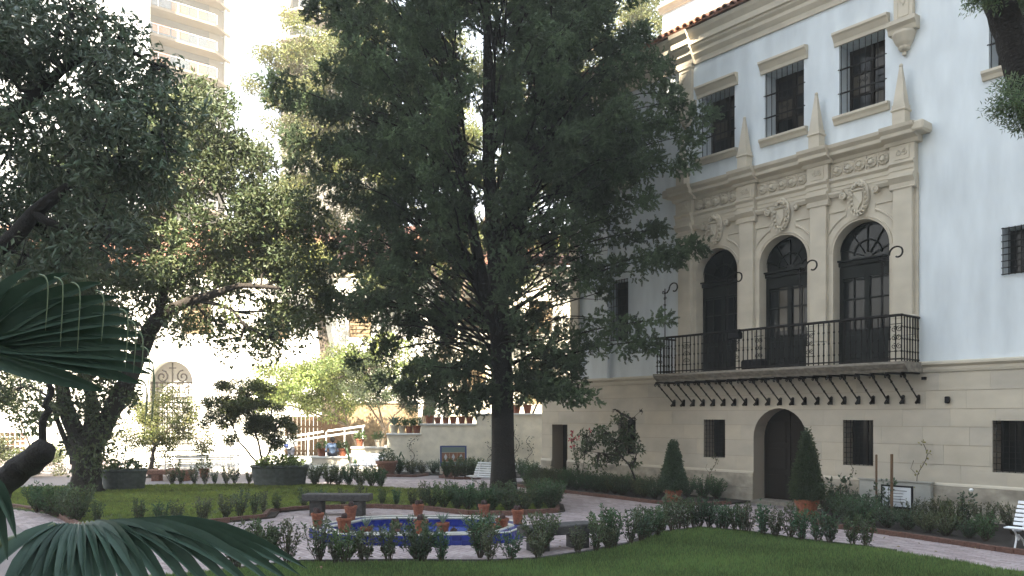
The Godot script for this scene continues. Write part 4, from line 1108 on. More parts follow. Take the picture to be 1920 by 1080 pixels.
func build_trees() -> void:
	var long_leaf := leaf_clump(16, .32, .2, .055, .8)
	var oval_leaf := leaf_clump(16, .34, .16, .08, .2)
	var small_leaf := leaf_clump(20, .3, .09, .05, .1)
	# forked ivy-clad tree on the left lawn
	var q := func(x, y, d): return P(x, y, d)
	var limbs := [[[G(-13.5, 25.4, -.05), P(163, 880, 25.4), P(160, 850, 25.4), P(150, 820, 25.4)], .48, .42],
		[[P(152, 835, 25.4), P(125, 770, 25.2), P(108, 690, 25), P(75, 560, 24.6), P(30, 400, 24)], .3, .1], [[P(160, 835, 25.4), P(172, 760, 25.6), P(150, 660, 26), P(170, 540, 26), P(200, 380, 26)], .24, .08],
		[[P(172, 845, 25.4), P(215, 760, 25.2), P(250, 690, 25), P(282, 620, 24.8), P(305, 590, 24.6)], .32, .22], [[P(305, 590, 24.6), P(350, 566, 24.4), P(400, 552, 24), P(450, 536, 23.6), P(520, 540, 23.4)], .2, .05], [[P(300, 596, 24.6), P(310, 530, 25), P(330, 450, 25.5), P(400, 425, 25.5), P(470, 420, 25.5)], .17, .05], [[P(330, 450, 25.5), P(318, 360, 26), P(360, 280, 26), P(400, 230, 26)], .12, .04], [[P(365, 562, 24.3), P(430, 578, 24), P(460, 610, 23.8), P(520, 640, 23.6)], .08, .02],
		[[P(140, 870, 25.3), P(110, 790, 25), P(92, 745, 25), P(100, 700, 25)], .1, .04]]
	var puffs := []
	for s in [[40, 470, 85], [120, 430, 85], [200, 470, 80], [260, 390, 90], [330, 330, 85], [390, 270, 75], [440, 300, 80], [480, 350, 75], [420, 380, 80], [300, 470, 75], [380, 470, 70], [470, 440, 75], [530, 470, 65], [560, 530, 55], [500, 510, 60], [430, 510, 55], [350, 520, 55], [270, 530, 65], [190, 560, 70], [100, 560, 75], [20, 600, 80], [60, 660, 70], [230, 300, 80], [160, 340, 80], [300, 250, 70], [360, 210, 60], [410, 205, 45], [240, 610, 50], [470, 590, 50], [530, 610, 42], [440, 640, 28], [500, 655, 26], [560, 590, 40], [390, 600, 40], [345, 610, 35], [20, 730, 55], [55, 780, 35], [110, 760, 32], [150, 620, 60], [600, 560, 45], [575, 430, 45], [545, 400, 50]]:
		puffs.append([P(s[0], s[1], rr(23.2, 26.4)), s[2] / 60.0])
	for s in [[160, 760, 30], [185, 800, 34], [150, 830, 30], [205, 750, 36], [190, 850, 30], [225, 720, 34], [165, 880, 26], [200, 690, 30], [170, 700, 30]]: puffs.append([P(s[0], s[1], 25.1), s[2] / 60.0])
	tree("forked_tree", "broad ivy-clad tree with forked trunk standing on the left lawn", "tree", limbs, puffs, oval_leaf, 105.0, Color(.078, .108, .045), M.bark, M.leaf)
	# tree close on the left with hanging narrow leaves and a sawn limb
	limbs = [[[G(-9.2, 10.4, -.05), G(-9.1, 10.4, 2.0), G(-9.2, 10.6, 5.0), G(-9.6, 11, 9)], .34, .15],
		[[G(-9.1, 10.4, 1.0), P(-80, 985, 9.6), P(0, 912, 9.2), P(45, 874, 9.1), P(70, 856, 9.0), P(88, 838, 9.0)], .2, .125], [[P(74, 845, 9.05), P(78, 790, 9.0), P(92, 750, 9.0), P(98, 700, 9.0)], .05, .025],
		[[G(-9.2, 10.6, 4.6), P(-60, 520, 12), P(60, 400, 12.4), P(180, 320, 12.8), P(300, 240, 13)], .2, .04], [[G(-9.3, 10.7, 6), P(0, 220, 12.4), P(120, 130, 12.6), P(220, 90, 12.8)], .16, .04], [[P(60, 400, 12.4), P(140, 430, 12.4), P(230, 420, 12.8)], .08, .03], [[P(-10, 690, 11), P(60, 668, 11), P(90, 690, 11), P(100, 730, 11)], .06, .02]]
	puffs = []
	for s in [[-30, 60, 80], [40, 40, 70], [110, 60, 60], [180, 30, 55], [230, 70, 40], [20, 140, 70], [80, 230, 80], [160, 190, 75], [230, 150, 60], [290, 165, 55], [325, 200, 42], [20, 300, 85], [110, 320, 85], [200, 280, 80], [270, 240, 70], [310, 270, 48], [20, 420, 85], [100, 420, 80], [180, 390, 75], [250, 340, 65], [-20, 520, 80], [60, 500, 65], [130, 480, 60], [210, 450, 55], [0, 20, 60], [300, 130, 35], [140, 110, 40], [120, 0, 60], [60, 110, 60], [-10, 110, 70], [190, 120, 50], [140, 250, 60], [60, 160, 60]]:
		puffs.append([P(s[0], s[1], rr(11.6, 13.4)), s[2] / 118.0])
	tree("laurel_tree", "dark near tree with narrow hanging leaves and a sawn-off limb at left", "tree", limbs, puffs, leaf_clump(13, .2, .145, .05, .8), 165.0, Color(.07, .102, .062), M.cut_bark, M.thick_leaf)
	# sunlit trees at the back
	var back := [["maple_tree", "tall pale green sunlit tree rising behind the left of the cypress", [[-10.2, 44], 13.5], [[545, 140, 70], [575, 200, 70], [540, 110, 45], [600, 120, 60], [560, 290, 75], [600, 380, 80], [545, 380, 50], [640, 260, 90], [640, 60, 80], [530, 480, 60], [590, 500, 70]], 44.0, Color(.15, .17, .05), 0],
		["maple_tree", "large yellow-green tree standing right behind the cypress crown", [[-4.5, 43], 12.0], [[700, 200, 110], [760, 80, 110], [850, 200, 110], [900, 60, 120], [980, 200, 100], [1040, 90, 100], [1110, 180, 80], [1160, 60, 80], [720, 340, 100], [820, 360, 100], [960, 340, 90], [1050, 300, 80], [760, 470, 90], [880, 480, 80], [980, 470, 70], [1200, 10, 60]], 45.0, Color(.13, .155, .05), 0],
		["lime_tree", "low bright lime-green tree spreading over the ramp and terrace", [[-8.2, 42], 3.2], [[520, 720, 45], [570, 700, 50], [620, 690, 50], [660, 680, 45], [500, 750, 32], [560, 745, 40], [620, 740, 40], [670, 725, 38], [700, 700, 40], [590, 760, 28], [640, 765, 24], [730, 670, 40], [770, 700, 34]], 41.0, Color(.16, .21, .06), 0],
		["dark_shrub_tree", "dark leafy tree with slim trunk between the ramp and the cypress", [[-6.6, 40], 3.0], [[690, 690, 36], [730, 720, 36], [760, 760, 26], [700, 745, 30], [670, 735, 26], [790, 735, 26], [820, 760, 20]], 39.0, Color(.045, .065, .03), 1],
		["terrace_shrub", "green potted shrub tree on the upper terrace right of the trunk", [[.6, 40], 3.6], [[985, 735, 22], [1010, 700, 26], [975, 700, 20], [1040, 660, 30], [1030, 720, 18]], 40.0, Color(.08, .11, .04), 1],
		["garden_shrub", "yellow-green shrub behind the left oval planter", [[-14.5, 32], 2.0], [[330, 800, 36], [300, 830, 32], [280, 790, 34], [250, 760, 30], [350, 770, 26], [380, 830, 26], [310, 745, 24], [240, 820, 26]], 32.0, Color(.15, .17, .055), 1],
		["garden_shrub", "pale sunlit shrub at the far left beyond the sawn limb", [[-20.2, 34], 1.6], [[40, 880, 40], [90, 860, 34], [10, 840, 36], [60, 700, 34], [20, 740, 30]], 33.0, Color(.10, .125, .05), 1]]
	for s in back:
		var d: float = s[4]
		var pf := []
		for c in s[3]: pf.append([P(c[0], c[1], d + rr(-1.5, 1.5) * (1.0 if s[6] == 0 else .4)), c[2] / 1500.0 * d])
		var g := G(s[2][0][0], s[2][0][1], -.05)
		var ctr := Vector3.ZERO
		for c in pf: ctr += c[0] / pf.size()
		var h: float = s[2][1]
		var lb := [[[g, g + Vector3(.1, h * .3, 0), g.lerp(ctr, .35) * Vector3(1, 0, 1) + Vector3(0, h * .6, 0)], h * .03 + .06, h * .015 + .03]]
		for k in 3:
			var c: Vector3 = pf[k * 2 % pf.size()][0]
			lb.append([[lb[0][0][2], lb[0][0][2].lerp(c, .5) + Vector3(0, h * .04, 0), c], h * .012 + .03, .02])
		tree(s[0], s[1], "tree" if s[6] == 0 or "tree" in s[0] else "shrub", lb, pf, oval_leaf if s[6] == 0 else small_leaf, (110.0 if "lime" in s[0] else 75.0) if s[6] == 0 else 200.0, s[5], M.pale_bark, M.leaf)
	# leaning trunk at the right edge with feathery sprigs
	limbs = [[[G(7.6, 9.0, -.05), G(6.9, 9.0, 3.0), P(1965, 250, 9), P(1925, 150, 9), P(1893, 60, 9), P(1868, -30, 9), P(1830, -200, 9)], .3, .13], [[P(1900, 110, 9), P(1935, 60, 9.2), P(1990, -40, 9.4)], .1, .06], [[P(1950, 215, 9), P(1920, 190, 8.9), P(1880, 195, 8.8)], .025, .006], [[P(1872, -20, 9), P(1845, -5, 8.9), P(1815, 8, 8.8)], .02, .005]]
	puffs = []
	for s in [[1893, 200, 22], [1868, 205, 15], [1890, 165, 17], [1915, 225, 20], [1830, 4, 16], [1850, -10, 22], [1815, 8, 8], [1990, -60, 90]]: puffs.append([P(s[0], s[1], 8.8), s[2] / 170.0])
	tree("leaning_tree", "dark leaning trunk with feathery leaf sprigs at the top right edge", "tree", limbs, puffs, leaf_clump(26, .11, .05, .012, .3), 2200.0, Color(.11, .165, .085), M.cut_bark, M.leaf, "", false)

func shrub_proto(h: float, r: float, stems: int, leaves: int, l: float, w: float, c: Color) -> Array:
	var st := B.new()
	var fo := B.new()
	c = Color(c.r * rr(.75, 1.4), c.g * rr(.8, 1.2), c.b * rr(.8, 1.2))
	for i in stems:
		var a := TAU * i / stems + rr(-.4, .4)
		var q := sqrt(rr(0.05, 1))
		var top := Vector3(cos(a) * r * q, h * rr(.7, 1.05) * (1 - .25 * q), sin(a) * r * q)
		var mid := top * Vector3(.6, .5, .6) + rdir() * .03
		st.tube([Vector3(cos(a), 0, sin(a)) * .03, mid, top], [.008, .006, .002], 4)
		for k in leaves / stems:
			var f := rr(.18, 1.0)
			var p := (Vector3.ZERO.lerp(mid, f * 2) if f < .5 else mid.lerp(top, f * 2 - 1)) + rdir() * rr(.01, .06)
			var d := (rdir() + Vector3.UP * .7 + Vector3(cos(a), 0, sin(a)) * .3).normalized()
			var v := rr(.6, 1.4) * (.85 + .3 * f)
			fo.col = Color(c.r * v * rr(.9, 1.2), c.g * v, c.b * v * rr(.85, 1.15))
			fo.leaf(p, d, d.cross(rdir()).normalized(), l * rr(.7, 1.25), w)
	return [st.done(), fo.done()]

func row(called: String, cat: String, protos: Array, pts: PackedVector2Array, step: float, y: float, label: String, group: String, size := Vector2(.85, 1.15), gap := 0.0) -> void:
	var spots := []
	var carry := 0.0
	for i in pts.size() - 1:
		var ln := pts[i].distance_to(pts[i + 1])
		while carry < ln:
			spots.append(pts[i].lerp(pts[i + 1], carry / ln) + Vector2(rr(-.06, .06), rr(-.06, .06)))
			carry += step * rr(.85, 1.2)
			if rng.randf() < gap: carry += step
		carry -= ln
	var made := {}
	for i in spots.size():
		var k := rng.randi() % protos.size()
		var o: Node3D
		if made.has(k): o = made[k].duplicate(); o.name = called; add_child(o, true)
		else:
			o = Node3D.new(); o.name = called; add_child(o, true); made[k] = o
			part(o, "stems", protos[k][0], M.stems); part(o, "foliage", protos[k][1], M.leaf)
		o.position = G(spots[i].x, spots[i].y, y); o.rotation.y = rr(0, TAU); o.scale = Vector3.ONE * rr(size.x, size.y)
		tag(o, label % nth(i + 1), cat, group)

func white_bench(label: String, at: Vector3, turn: float, ln: float) -> void:
	var t := thing("park_bench", label, "bench", at, turn, "white slatted park benches")
	var slat := B.new(); slat.box(Vector3.ZERO, Vector3(ln, .022, .062), Transform3D(), .008)
	var m := slat.done()
	for k in 6:
		var o := part(t, "seat_slat", m, M.white_paint, Vector3(0, .43 - .012 * k + .03 * sin(k * .6), .24 - k * .078)); o.rotation.x = .12 if k > 0 else -.3
	for k in 6:
		var o := part(t, "back_slat", m, M.white_paint, Vector3(0, .47 + k * .075, -.22 - .032 * k - .003 * k * k)); o.rotation.x = 1.25
	for e in [-1, 1]:
		var b := B.new()
		var x: float = e * (ln / 2 - .16)
		b.tube(smooth([Vector3(x, 0, .22), Vector3(x, .12, .16), Vector3(x, .26, .1), Vector3(x, .36, .16), Vector3(x, .41, .26)], 3), .018, 6)
		b.tube(smooth([Vector3(x, 0, -.34), Vector3(x, .14, -.26), Vector3(x, .26, -.06), Vector3(x, .3, .1)], 3), .018, 6)
		b.tube(smooth([Vector3(x, .4, .24), Vector3(x, .37, 0), Vector3(x, .38, -.2), Vector3(x, .55, -.27), Vector3(x, .92, -.42)], 3), .015, 6)
		var s := B.new(); scroll(s, Vector3.ZERO, .07, 1.4, 1, .011); b.add(s, Transform3D(Basis(Vector3.UP, PI / 2), Vector3(x, .24, .0)))
		part(t, "leg_frame", b, M.white_paint)

func planter(label: String, at: Vector3, w: float, d: float, h: float) -> Node3D:
	var t := thing("oval_planter", label, "planter", at, .05, "grey oval planters")
	var b := B.new()
	b.lathe([Vector2(0, 0), Vector2(.86, 0), Vector2(.97, h * .86), Vector2(1.0, h * .88), Vector2(1.02, h * .93), Vector2(1.0, h), Vector2(.92, h), Vector2(.9, h * .9), Vector2(0, h * .9)], 40, Transform3D(Basis.from_scale(Vector3(w / 2, 1, d / 2)), Vector3.ZERO))
	part(t, "basin", b, M.concrete)
	b = B.new(); b.lathe([Vector2(.9, h * .905), Vector2(0, h * .93)], 24, Transform3D(Basis.from_scale(Vector3(w / 2, 1, d / 2)), Vector3.ZERO)); part(t, "soil", b, M.soil)
	return t

func stone_bench(label: String, at: Vector3, turn: float, ln: float, m: Material, h := .46) -> void:
	var t := thing("stone_bench", label, "bench", at, turn)
	var b := B.new(); b.box(Vector3(0, h - .08, 0), Vector3(ln, .17, .46), Transform3D(), .02); part(t, "seat", b, m)
	for e in [-1, 1]:
		b = B.new(); b.box(Vector3(e * (ln / 2 - .32), (h - .16) / 2, 0), Vector3(.3, h - .16, .36), Transform3D(), .015); part(t, "leg", b, m)

func build_garden() -> void:
	mat("stems", Color(.06, .045, .03), .9)
	var box_ := []
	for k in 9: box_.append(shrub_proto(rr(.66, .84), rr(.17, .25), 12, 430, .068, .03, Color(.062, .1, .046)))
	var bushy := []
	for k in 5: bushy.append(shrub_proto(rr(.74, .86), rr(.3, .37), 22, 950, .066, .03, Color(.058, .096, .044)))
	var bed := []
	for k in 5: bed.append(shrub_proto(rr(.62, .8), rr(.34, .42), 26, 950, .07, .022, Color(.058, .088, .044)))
	var h1 := PackedVector2Array()
	for i in range(3, 13): h1.append(lawn_front[i])
	row("box_shrub", "shrub", box_, h1, .40, .04, "leafy box shrub, %s from the left in the hedge curving past the pool", "box shrubs of the hedge round the pool", Vector2(.75, 1.2), .08)
	row("box_shrub", "shrub", bushy, V2([-4.0, 12.95, -1.4, 13.3, 1.9, 14.85, 2.75, 15.9, 3.2, 16.75]), 1.25, .04, "thick bushy shrub, %s from the left among the thinner hedge shrubs by the pool", "bushy shrubs of the hedge round the pool", Vector2(.9, 1.1))
	row("box_shrub", "shrub", box_, V2([4.2, 17.15, 4.92, 16.5, 5.65, 15.45, 6.6, 14.55]), .3, .04, "leafy shrub, %s from the left in the hedge between front lawn and door path", "box shrubs between front lawn and path", Vector2(.85, 1.08))
	row("box_shrub", "shrub", box_, V2([3.2, 17.0, 4.1, 17.35]), .36, .04, "pale leafy shrub, %s at the top corner of the front lawn", "box shrubs at the lawn corner", Vector2(.85, 1.05))
	row("box_shrub", "shrub", box_, V2([-9.2, 17.75, -7.4, 17.95, -6.4, 18.9, -5.9, 20.4, -5.2, 21.3, -3.7, 21.75, -2.2, 21.3]), .46, .05, "small shrub, %s from the left along the near edge of the back lawn", "small shrubs along the back lawn", Vector2(.7, 1.0), .1)
	row("box_shrub", "shrub", bushy, V2([-2.1, 21.2, -1.0, 20.25, 0.0, 20.15, 1.1, 20.7, 1.1, 21.8, .5, 23.7]), .36, .05, "dense shrub, %s from the left in the clump at the cypress foot", "dense shrubs at the cypress foot", Vector2(.8, 1.1))
	row("box_shrub", "shrub", box_, V2([-1.6, 22.3, -.6, 22.6, .2, 23.2]), .42, .05, "shrub, %s from the left on the grass before the white bench", "shrubs before the middle bench", Vector2(.8, 1.0))
	row("box_shrub", "shrub", bushy, V2([-6.9, 28.1, -5.6, 27.8, -4.2, 27.0]), .42, .05, "dark shrub, %s from the left in the hedge beside the right oval planter", "dark shrubs right of the planter", Vector2(.85, 1.1))
	row("box_shrub", "shrub", box_, V2([-12.0, 28.2, -10.2, 28.3, -9.3, 28.6]), .38, .05, "small shrub, %s from the left between the two oval planters", "small shrubs between the planters", Vector2(.8, 1.0))
	row("box_shrub", "shrub", bushy, V2([-11.8, 20.0, -10.5, 18.9, -9.6, 17.9]), .42, .05, "dark dense shrub, %s from the left above the red kerb by the palm", "dark shrubs at the left corner", Vector2(1.0, 1.35))
	var bl := func(a): return sn_poly(a)
	row("bed_plant", "plant", bed, bl.call([-9.8, .9, -7.2, 1.5, -4.7, 1.6, -2.9, 1.7]), .42, .05, "bushy bed plant, %s from the left along the palace bed's brick kerb", "bushy plants in the left palace bed", Vector2(.8, 1.05))
	row("bed_plant", "plant", bed, bl.call([-9.5, .45, -5, .7, -1.3, .6]), .5, .05, "bushy plant, %s from the left, close under the palace wall left of the door", "bushy plants under the palace wall", Vector2(.8, 1.05))
	row("bed_plant", "plant", bed, bl.call([2.5, 1.5, 3.1, 2.5, 4.3, 2.6, 5.6, 2.8, 6.6, 3.0]), .4, .05, "bushy bed plant, %s from the left in the kerbed bed right of the door", "bushy plants in the right palace bed", Vector2(.8, 1.05))
	row("bed_plant", "plant", bed, bl.call([1.7, .9, 4, 1.2, 6, 1.6, 8, 1.8]), .55, .05, "bushy plant, %s from the left, under the palace wall right of the door", "bushy plants under the wall right of the door", Vector2(.85, 1.15))
	row("bed_plant", "plant", bed, V2([-5.2, 33.6, -4.0, 33.3, -3.4, 33.8, -1.2, 33.6, 1.0, 33.0]), .5, .05, "green bed plant, %s from the left at the foot of the stepped wall", "plants at the foot of the stepped wall", Vector2(.7, 1.1))
	row("bed_plant", "plant", bushy, V2([-2.6, 31.6, -1.8, 31.3, -1.2, 31.5]), .4, .05, "round bush, %s from the left between tiled seat and white bench", "round bushes by the tiled seat", Vector2(1.0, 1.25))
	# pool
	var t := thing("pool", "low many-sided garden pool faced in cobalt blue tiles with a pale rim", "pool", Vector3.ZERO)
	var outer := V2(POOL)
	var inner: PackedVector2Array = Geometry2D.offset_polygon(outer, -.3)[0]
	part(t, "basin_floor", sheet(inner, -.3, .02), M.pale_blue_tile)
	var b := B.new()
	for i in outer.size():
		var a := outer[i]
		var c := outer[(i + 1) % outer.size()]
		var m := (c - a).length()
		var k := maxi(1, int(round(m / .17)))
		var unit := B.new(); unit.box(Vector3.ZERO, Vector3(m / k - .008, .094, .02), Transform3D(), .004)
		var um := unit.done()
		var turn := atan2(c.y - a.y, c.x - a.x)
		for j in k:
			for y in 2:
				var p := a.lerp(c, (j + .5) / k)
				part(t, "tile", um, M.blue_tile if rng.randf() < .6 else M.blue_tile_deep, Vector3(p.x, .05 + y * .1, -p.y), turn)
		var cap := B.new(); cap.box(Vector3(0, .215, 0), Vector3(m + .01, .026, .06), Transform3D(), .008)
		var pc := (a + c) / 2
		var inw := Vector2(-(c - a).y, (c - a).x).normalized() * .02
		if Geometry2D.is_point_in_polygon(pc + inw * 3, outer) == false: inw = -inw
		part(t, "rim", cap, M.rim_tile, Vector3(pc.x + inw.x, 0, -pc.y - inw.y), turn)
	for i in inner.size():
		var a := inner[i]
		var c := inner[(i + 1) % inner.size()]
		var m := (c - a).length()
		var turn := atan2(c.y - a.y, c.x - a.x)
		var k := maxi(1, int(round(m / .17)))
		var unit := B.new(); unit.box(Vector3.ZERO, Vector3(m / k - .006, .18, .02), Transform3D(), .004)
		var um := unit.done()
		for j in k:
			var p := a.lerp(c, (j + .5) / k)
			part(t, "tile", um, M.blue_tile if rng.randf() < .5 else M.blue_tile_deep, Vector3(p.x, .12, -p.y), turn)
	var ring := B.new()
	for i in outer.size():
		var a := outer[i]
		var c := outer[(i + 1) % outer.size()]
		var a2 := inner[0]
		var c2 := inner[0]
		for q in inner:
			if q.distance_to(a) < a2.distance_to(a): a2 = q
			if q.distance_to(c) < c2.distance_to(c): c2 = q
		ring.quad(Vector3(a.x, .198, -a.y), Vector3(c.x, .198, -c.y), Vector3(c2.x, .198, -c2.y), Vector3(a2.x, .198, -a2.y))
		ring.quad(Vector3(a.x, 0, -a.y), Vector3(c.x, 0, -c.y), Vector3(c.x, .198, -c.y), Vector3(a.x, .198, -a.y))
	part(t, "rim_top", ring, M.pale_blue_tile)
	var edge := B.new()
	for i in inner.size():
		var a := inner[i]
		var c := inner[(i + 1) % inner.size()]
		edge.tube([Vector3(a.x, .2, -a.y), Vector3(c.x, .2, -c.y)], .03, 6)
	part(t, "inner_edge", edge, M.rim_tile)
	# clay pots on and in the pool
	var pots := [[-3.95, 16.25, .2, .13, .28, "cactus", "clay pot with a dark cactus on the left tip of the pool"], [-3.5, 17.35, .2, .14, .3, "cactus", "clay pot on the rim just right of the stone bench"], [-3.25, 15.5, .2, .15, .28, "cactus", "wide clay pot on the near left rim of the pool"], [-2.86, 15.7, .02, .12, .25, "agave", "dark clay pot with a grey agave behind the near left rim"], [-2.45, 16.9, .02, .13, .16, "cactus", "small mossy pot standing inside the pool"], [-2.1, 17.9, .2, .13, .28, "cactus", "clay pot in the middle of the far rim"], [-1.73, 15.2, .2, .14, .28, "cactus", "clay pot with red cactus in the middle of the near rim"], [-1.38, 16.0, .02, .13, .3, "agave", "tall clay pot with small agave inside the pool"], [-1.15, 15.7, .02, .17, .13, "cactus", "shallow mossy bowl inside the pool"], [-.62, 17.7, .2, .13, .3, "cactus", "clay pot on the far right rim of the pool"], [-.74, 15.8, .02, .14, .2, "grass", "low clay pot with arching grass blades in the pool"], [-.45, 16.05, .02, .15, .26, "agave", "clay pot with small rosette between grass pot and right pot"], [-.2, 16.3, .1, .14, .27, "cactus", "clay pot with red cactus near the right end of the pool"], [.12, 16.7, .2, .13, .3, "cactus", "clay pot alone on the right tip of the pool"]]
	for s in pots:
		var o := thing("clay_pot", s[6], "flower pot", G(s[0], s[1], s[2] + .012), rr(0, TAU), "clay pots round the pool")
		part(o, "pot", pot_shape(s[3], s[4]), M.old_terracotta if "mossy" in s[6] else M.terracotta)
		var pl := B.new()
		if s[5] == "agave": part(o, "plant", blades(14, .28, .03, .7), M.agave, Vector3(0, s[4] * .9, 0))
		elif s[5] == "grass": part(o, "plant", blades(22, .5, .014, 1.1), M.agave, Vector3(0, s[4] * .9, 0))
		else:
			for k in 5: pl.lathe([Vector2(.028, 0), Vector2(.04, .03), Vector2(.035, .07), Vector2(.015, .1), Vector2(0, .105)], 8, Transform3D(Basis(), Vector3(rr(-.05, .05), rr(-.01, .03), rr(-.05, .05))))
			part(o, "plant", pl, M.cactus_dark, Vector3(0, s[4] * .9, 0))
	# seats
	stone_bench("heavy grey stone bench on the paving behind the pool", G(-4.3, 19.75), -.06, 1.66, M.gray_stone, .54)
	stone_bench("second grey stone bench half hidden by the hedge right of the pool", G(.85, 14.75), .5, 1.5, M.gray_stone, .46)
	stone_bench("low pinkish stone bench between the two oval planters", G(-13.0, 30.5), 0, 1.7, M.old_terracotta, .42)
	white_bench("white slatted park bench cut by the right edge before the flower bed", SN(7.5, 0, 3.35), TURN, 1.6)
	white_bench("white slatted park bench partly hidden by the cypress trunk", G(-.75, 26.4, .04), TURN + .35, 1.5)
	white_bench("white slatted park bench in front of the low wall and big clay pot", G(-6.15, 33.6), TURN + .2, 1.5)
	white_bench("long white slatted bench at the far left behind the pinkish stone bench", G(-12.6, 33.2), PI, 2.4)
	# oval planters
	t = planter("large grey oval planter with a tall shrub on the far side of the back lawn", G(-8.13, 28.0), 2.0, 1.2, .76)
	part(t, "plants", tuft_leaves(420, .78, .42, .17, Color(.10, .14, .05)), M.leaf, Vector3(.05, .68, 0))
	t = planter("smaller grey oval planter beside the forked tree", G(-12.8, 26.4), 1.46, 1.0, .72)
	part(t, "plants", tuft_leaves(240, .55, .36, .15, Color(.07, .10, .045)), M.leaf, Vector3(0, .66, 0))
	var base := G(-8.75, 28.1, .66)
	var pf := []
	for s in [[470, 790, 46], [440, 760, 42], [500, 770, 40], [420, 800, 36], [530, 800, 34], [470, 740, 36], [430, 735, 30], [510, 820, 28], [400, 760, 26]]: pf.append([P(s[0], s[1], 28.2 + rr(-.4, .4)), s[2] / 53.0])
	tree("planter_shrub", "airy green shrub tree growing from the large oval planter", "shrub", [[[base, base + Vector3(-.1, .5, 0), P(480, 810, 28.2)], .05, .03], [[base, P(450, 830, 28.2), P(430, 780, 28.2)], .04, .02], [[base, P(510, 830, 28.2), P(520, 790, 28)], .04, .02]], pf, leaf_clump(16, .17, .085, .045, .1), 330.0, Color(.10, .125, .05), M.bark, M.leaf)
	# clipped cones in clay pots
	for s in [[SN(-2.18, 0, 2.05), 1.33, .36, .42, .26, "clipped green cone in a clay pot left of the arched door"], [SN(2.05, 0, 2.32), 1.62, .4, .5, .28, "larger clipped green cone in a clay pot right of the arched door"]]:
		var o := thing("topiary", s[5], "topiary", s[0], 0, "clipped cones flanking the door")
		part(o, "pot", pot_shape(s[4], s[3]), M.terracotta)
		var tr := B.new(); tr.tube([Vector3(0, s[3] * .85, 0), Vector3(0, s[3] + s[1] * .9, 0)], [.04, .012], 6); part(o, "stem", tr, M.bark)
		var cl := leaf_clump(9, .075, .06, .032, 0)
		var ts := []
		var cs := []
		for k in 2600:
			var f := 1 - sqrt(rr(0.0, 1))
			var a := rr(0, TAU)
			var rad: float = (s[2] * (1 - f) * (.9 + .12 * sin(a * 5 + f * 9)) + .02) * pow(rr(.25, 1), .3) * (1.16 if rng.randf() < .06 else 1.0)
			if f < .1: rad *= .75 + f * 2.5
			ts.append(Transform3D(rot(Vector3(cos(a), .5, sin(a)), rr(.8, 1.25)), Vector3(cos(a) * rad, s[3] + .02 + f * s[1], sin(a) * rad)))
			var v := rr(.7, 1.3); cs.append(Color(.055 * v, .085 * v, .042 * v))
		scatter(o, "foliage", cl, M.leaf, ts, cs)
	# small tree against the wall, red flowers beside it
	var g := SN(-4.55, 0, .75)
	var pq := []
	for s in [[1150, 830, 20], [1130, 815, 20], [1175, 820, 20], [1110, 830, 16], [1095, 850, 13], [1165, 790, 16], [1140, 860, 18], [1190, 785, 10], [1160, 845, 16], [1195, 840, 11], [1120, 870, 14], [1100, 815, 12], [1202, 772, 7], [1185, 868, 12], [1155, 770, 9]]: pq.append([P(s[0], s[1], 23.7 + rr(-.3, .3)), s[2] / 62.0])
	tree("wall_shrub", "small open-branched leafy tree against the palace wall left of the clipped cone", "shrub", [[[g, P(1183, 880, 23.6), P(1165, 855, 23.6), P(1150, 830, 23.6), P(1130, 800, 23.6)], .035, .01], [[P(1183, 885, 23.6), P(1195, 850, 23.6), P(1197, 820, 23.6)], .022, .008], [[P(1165, 855, 23.6), P(1130, 850, 23.7), P(1100, 845, 23.7)], .02, .006], [[P(1150, 830, 23.6), P(1180, 795, 23.6), P(1205, 765, 23.6)], .018, .004]], pq, leaf_clump(8, .12, .12, .06, .2), 330.0, Color(.055, .082, .036), M.bark, M.leaf)
	t = thing("flowering_plant", "tall plant with red flower heads beside the palace's narrow side door", "plant", SN(-7.3, 0, .7))
	var fo := B.new()
	var fl := B.new()
	for k in 5:
		var top := Vector3(rr(-.35, .35), rr(1.3, 2.0), rr(-.2, .2))
		fo.col = Color(.05, .06, .03); fo.tube([Vector3.ZERO, top * Vector3(.4, .5, .4), top], [.012, .01, .006], 4)
		for m in 26: fo.col = Color(.055, .08, .035) * rr(.7, 1.4); var d := rdir(); fo.leaf(top * rr(.2, .95) + rdir() * .07, d, d.cross(rdir()).normalized(), .1, .05)
		for m in 9: var d := rdir(); fl.leaf(top + rdir() * .07, d, d.cross(rdir()).normalized(), .09, .07)
	part(t, "foliage", fo, M.leaf); part(t, "flowers", fl, M.flower_red)
	# wall climbers
	var vines := [[-2.25, 1.25, "thin bare climber under the barred window left of the door"], [1.95, 1.2, "thin climber under the barred window right of the door"], [3.75, 1.75, "thin climber with yellow leaves on the wall above the cabinet"]]
	for s in vines:
		var o := thing("climber", s[2], "climbing plant", SN(s[0], .05, .16), TURN)
		var v := B.new()
		var lf := B.new()
		var pts := []
		for k in 8: pts.append(Vector3(.12 * sin(k * 1.3), s[1] * k / 7.0, rr(-.02, .02)))
		v.tube(smooth(pts, 2), .008, 5); v.tube([pts[4], pts[4] + Vector3(-.15, .15, 0), pts[5] + Vector3(-.22, .1, 0)], .005, 4)
		for k in 34: lf.col = (Color(.22, .2, .05) if "yellow" in s[2] else Color(.08, .09, .04)) * rr(.7, 1.3); var d := rdir(); lf.leaf(pts[1 + rng.randi() % 7] + rdir() * .07, d, d.cross(rdir()).normalized(), .07, .05)
		part(o, "stem", v, M.stems); part(o, "leaves", lf, M.leaf)
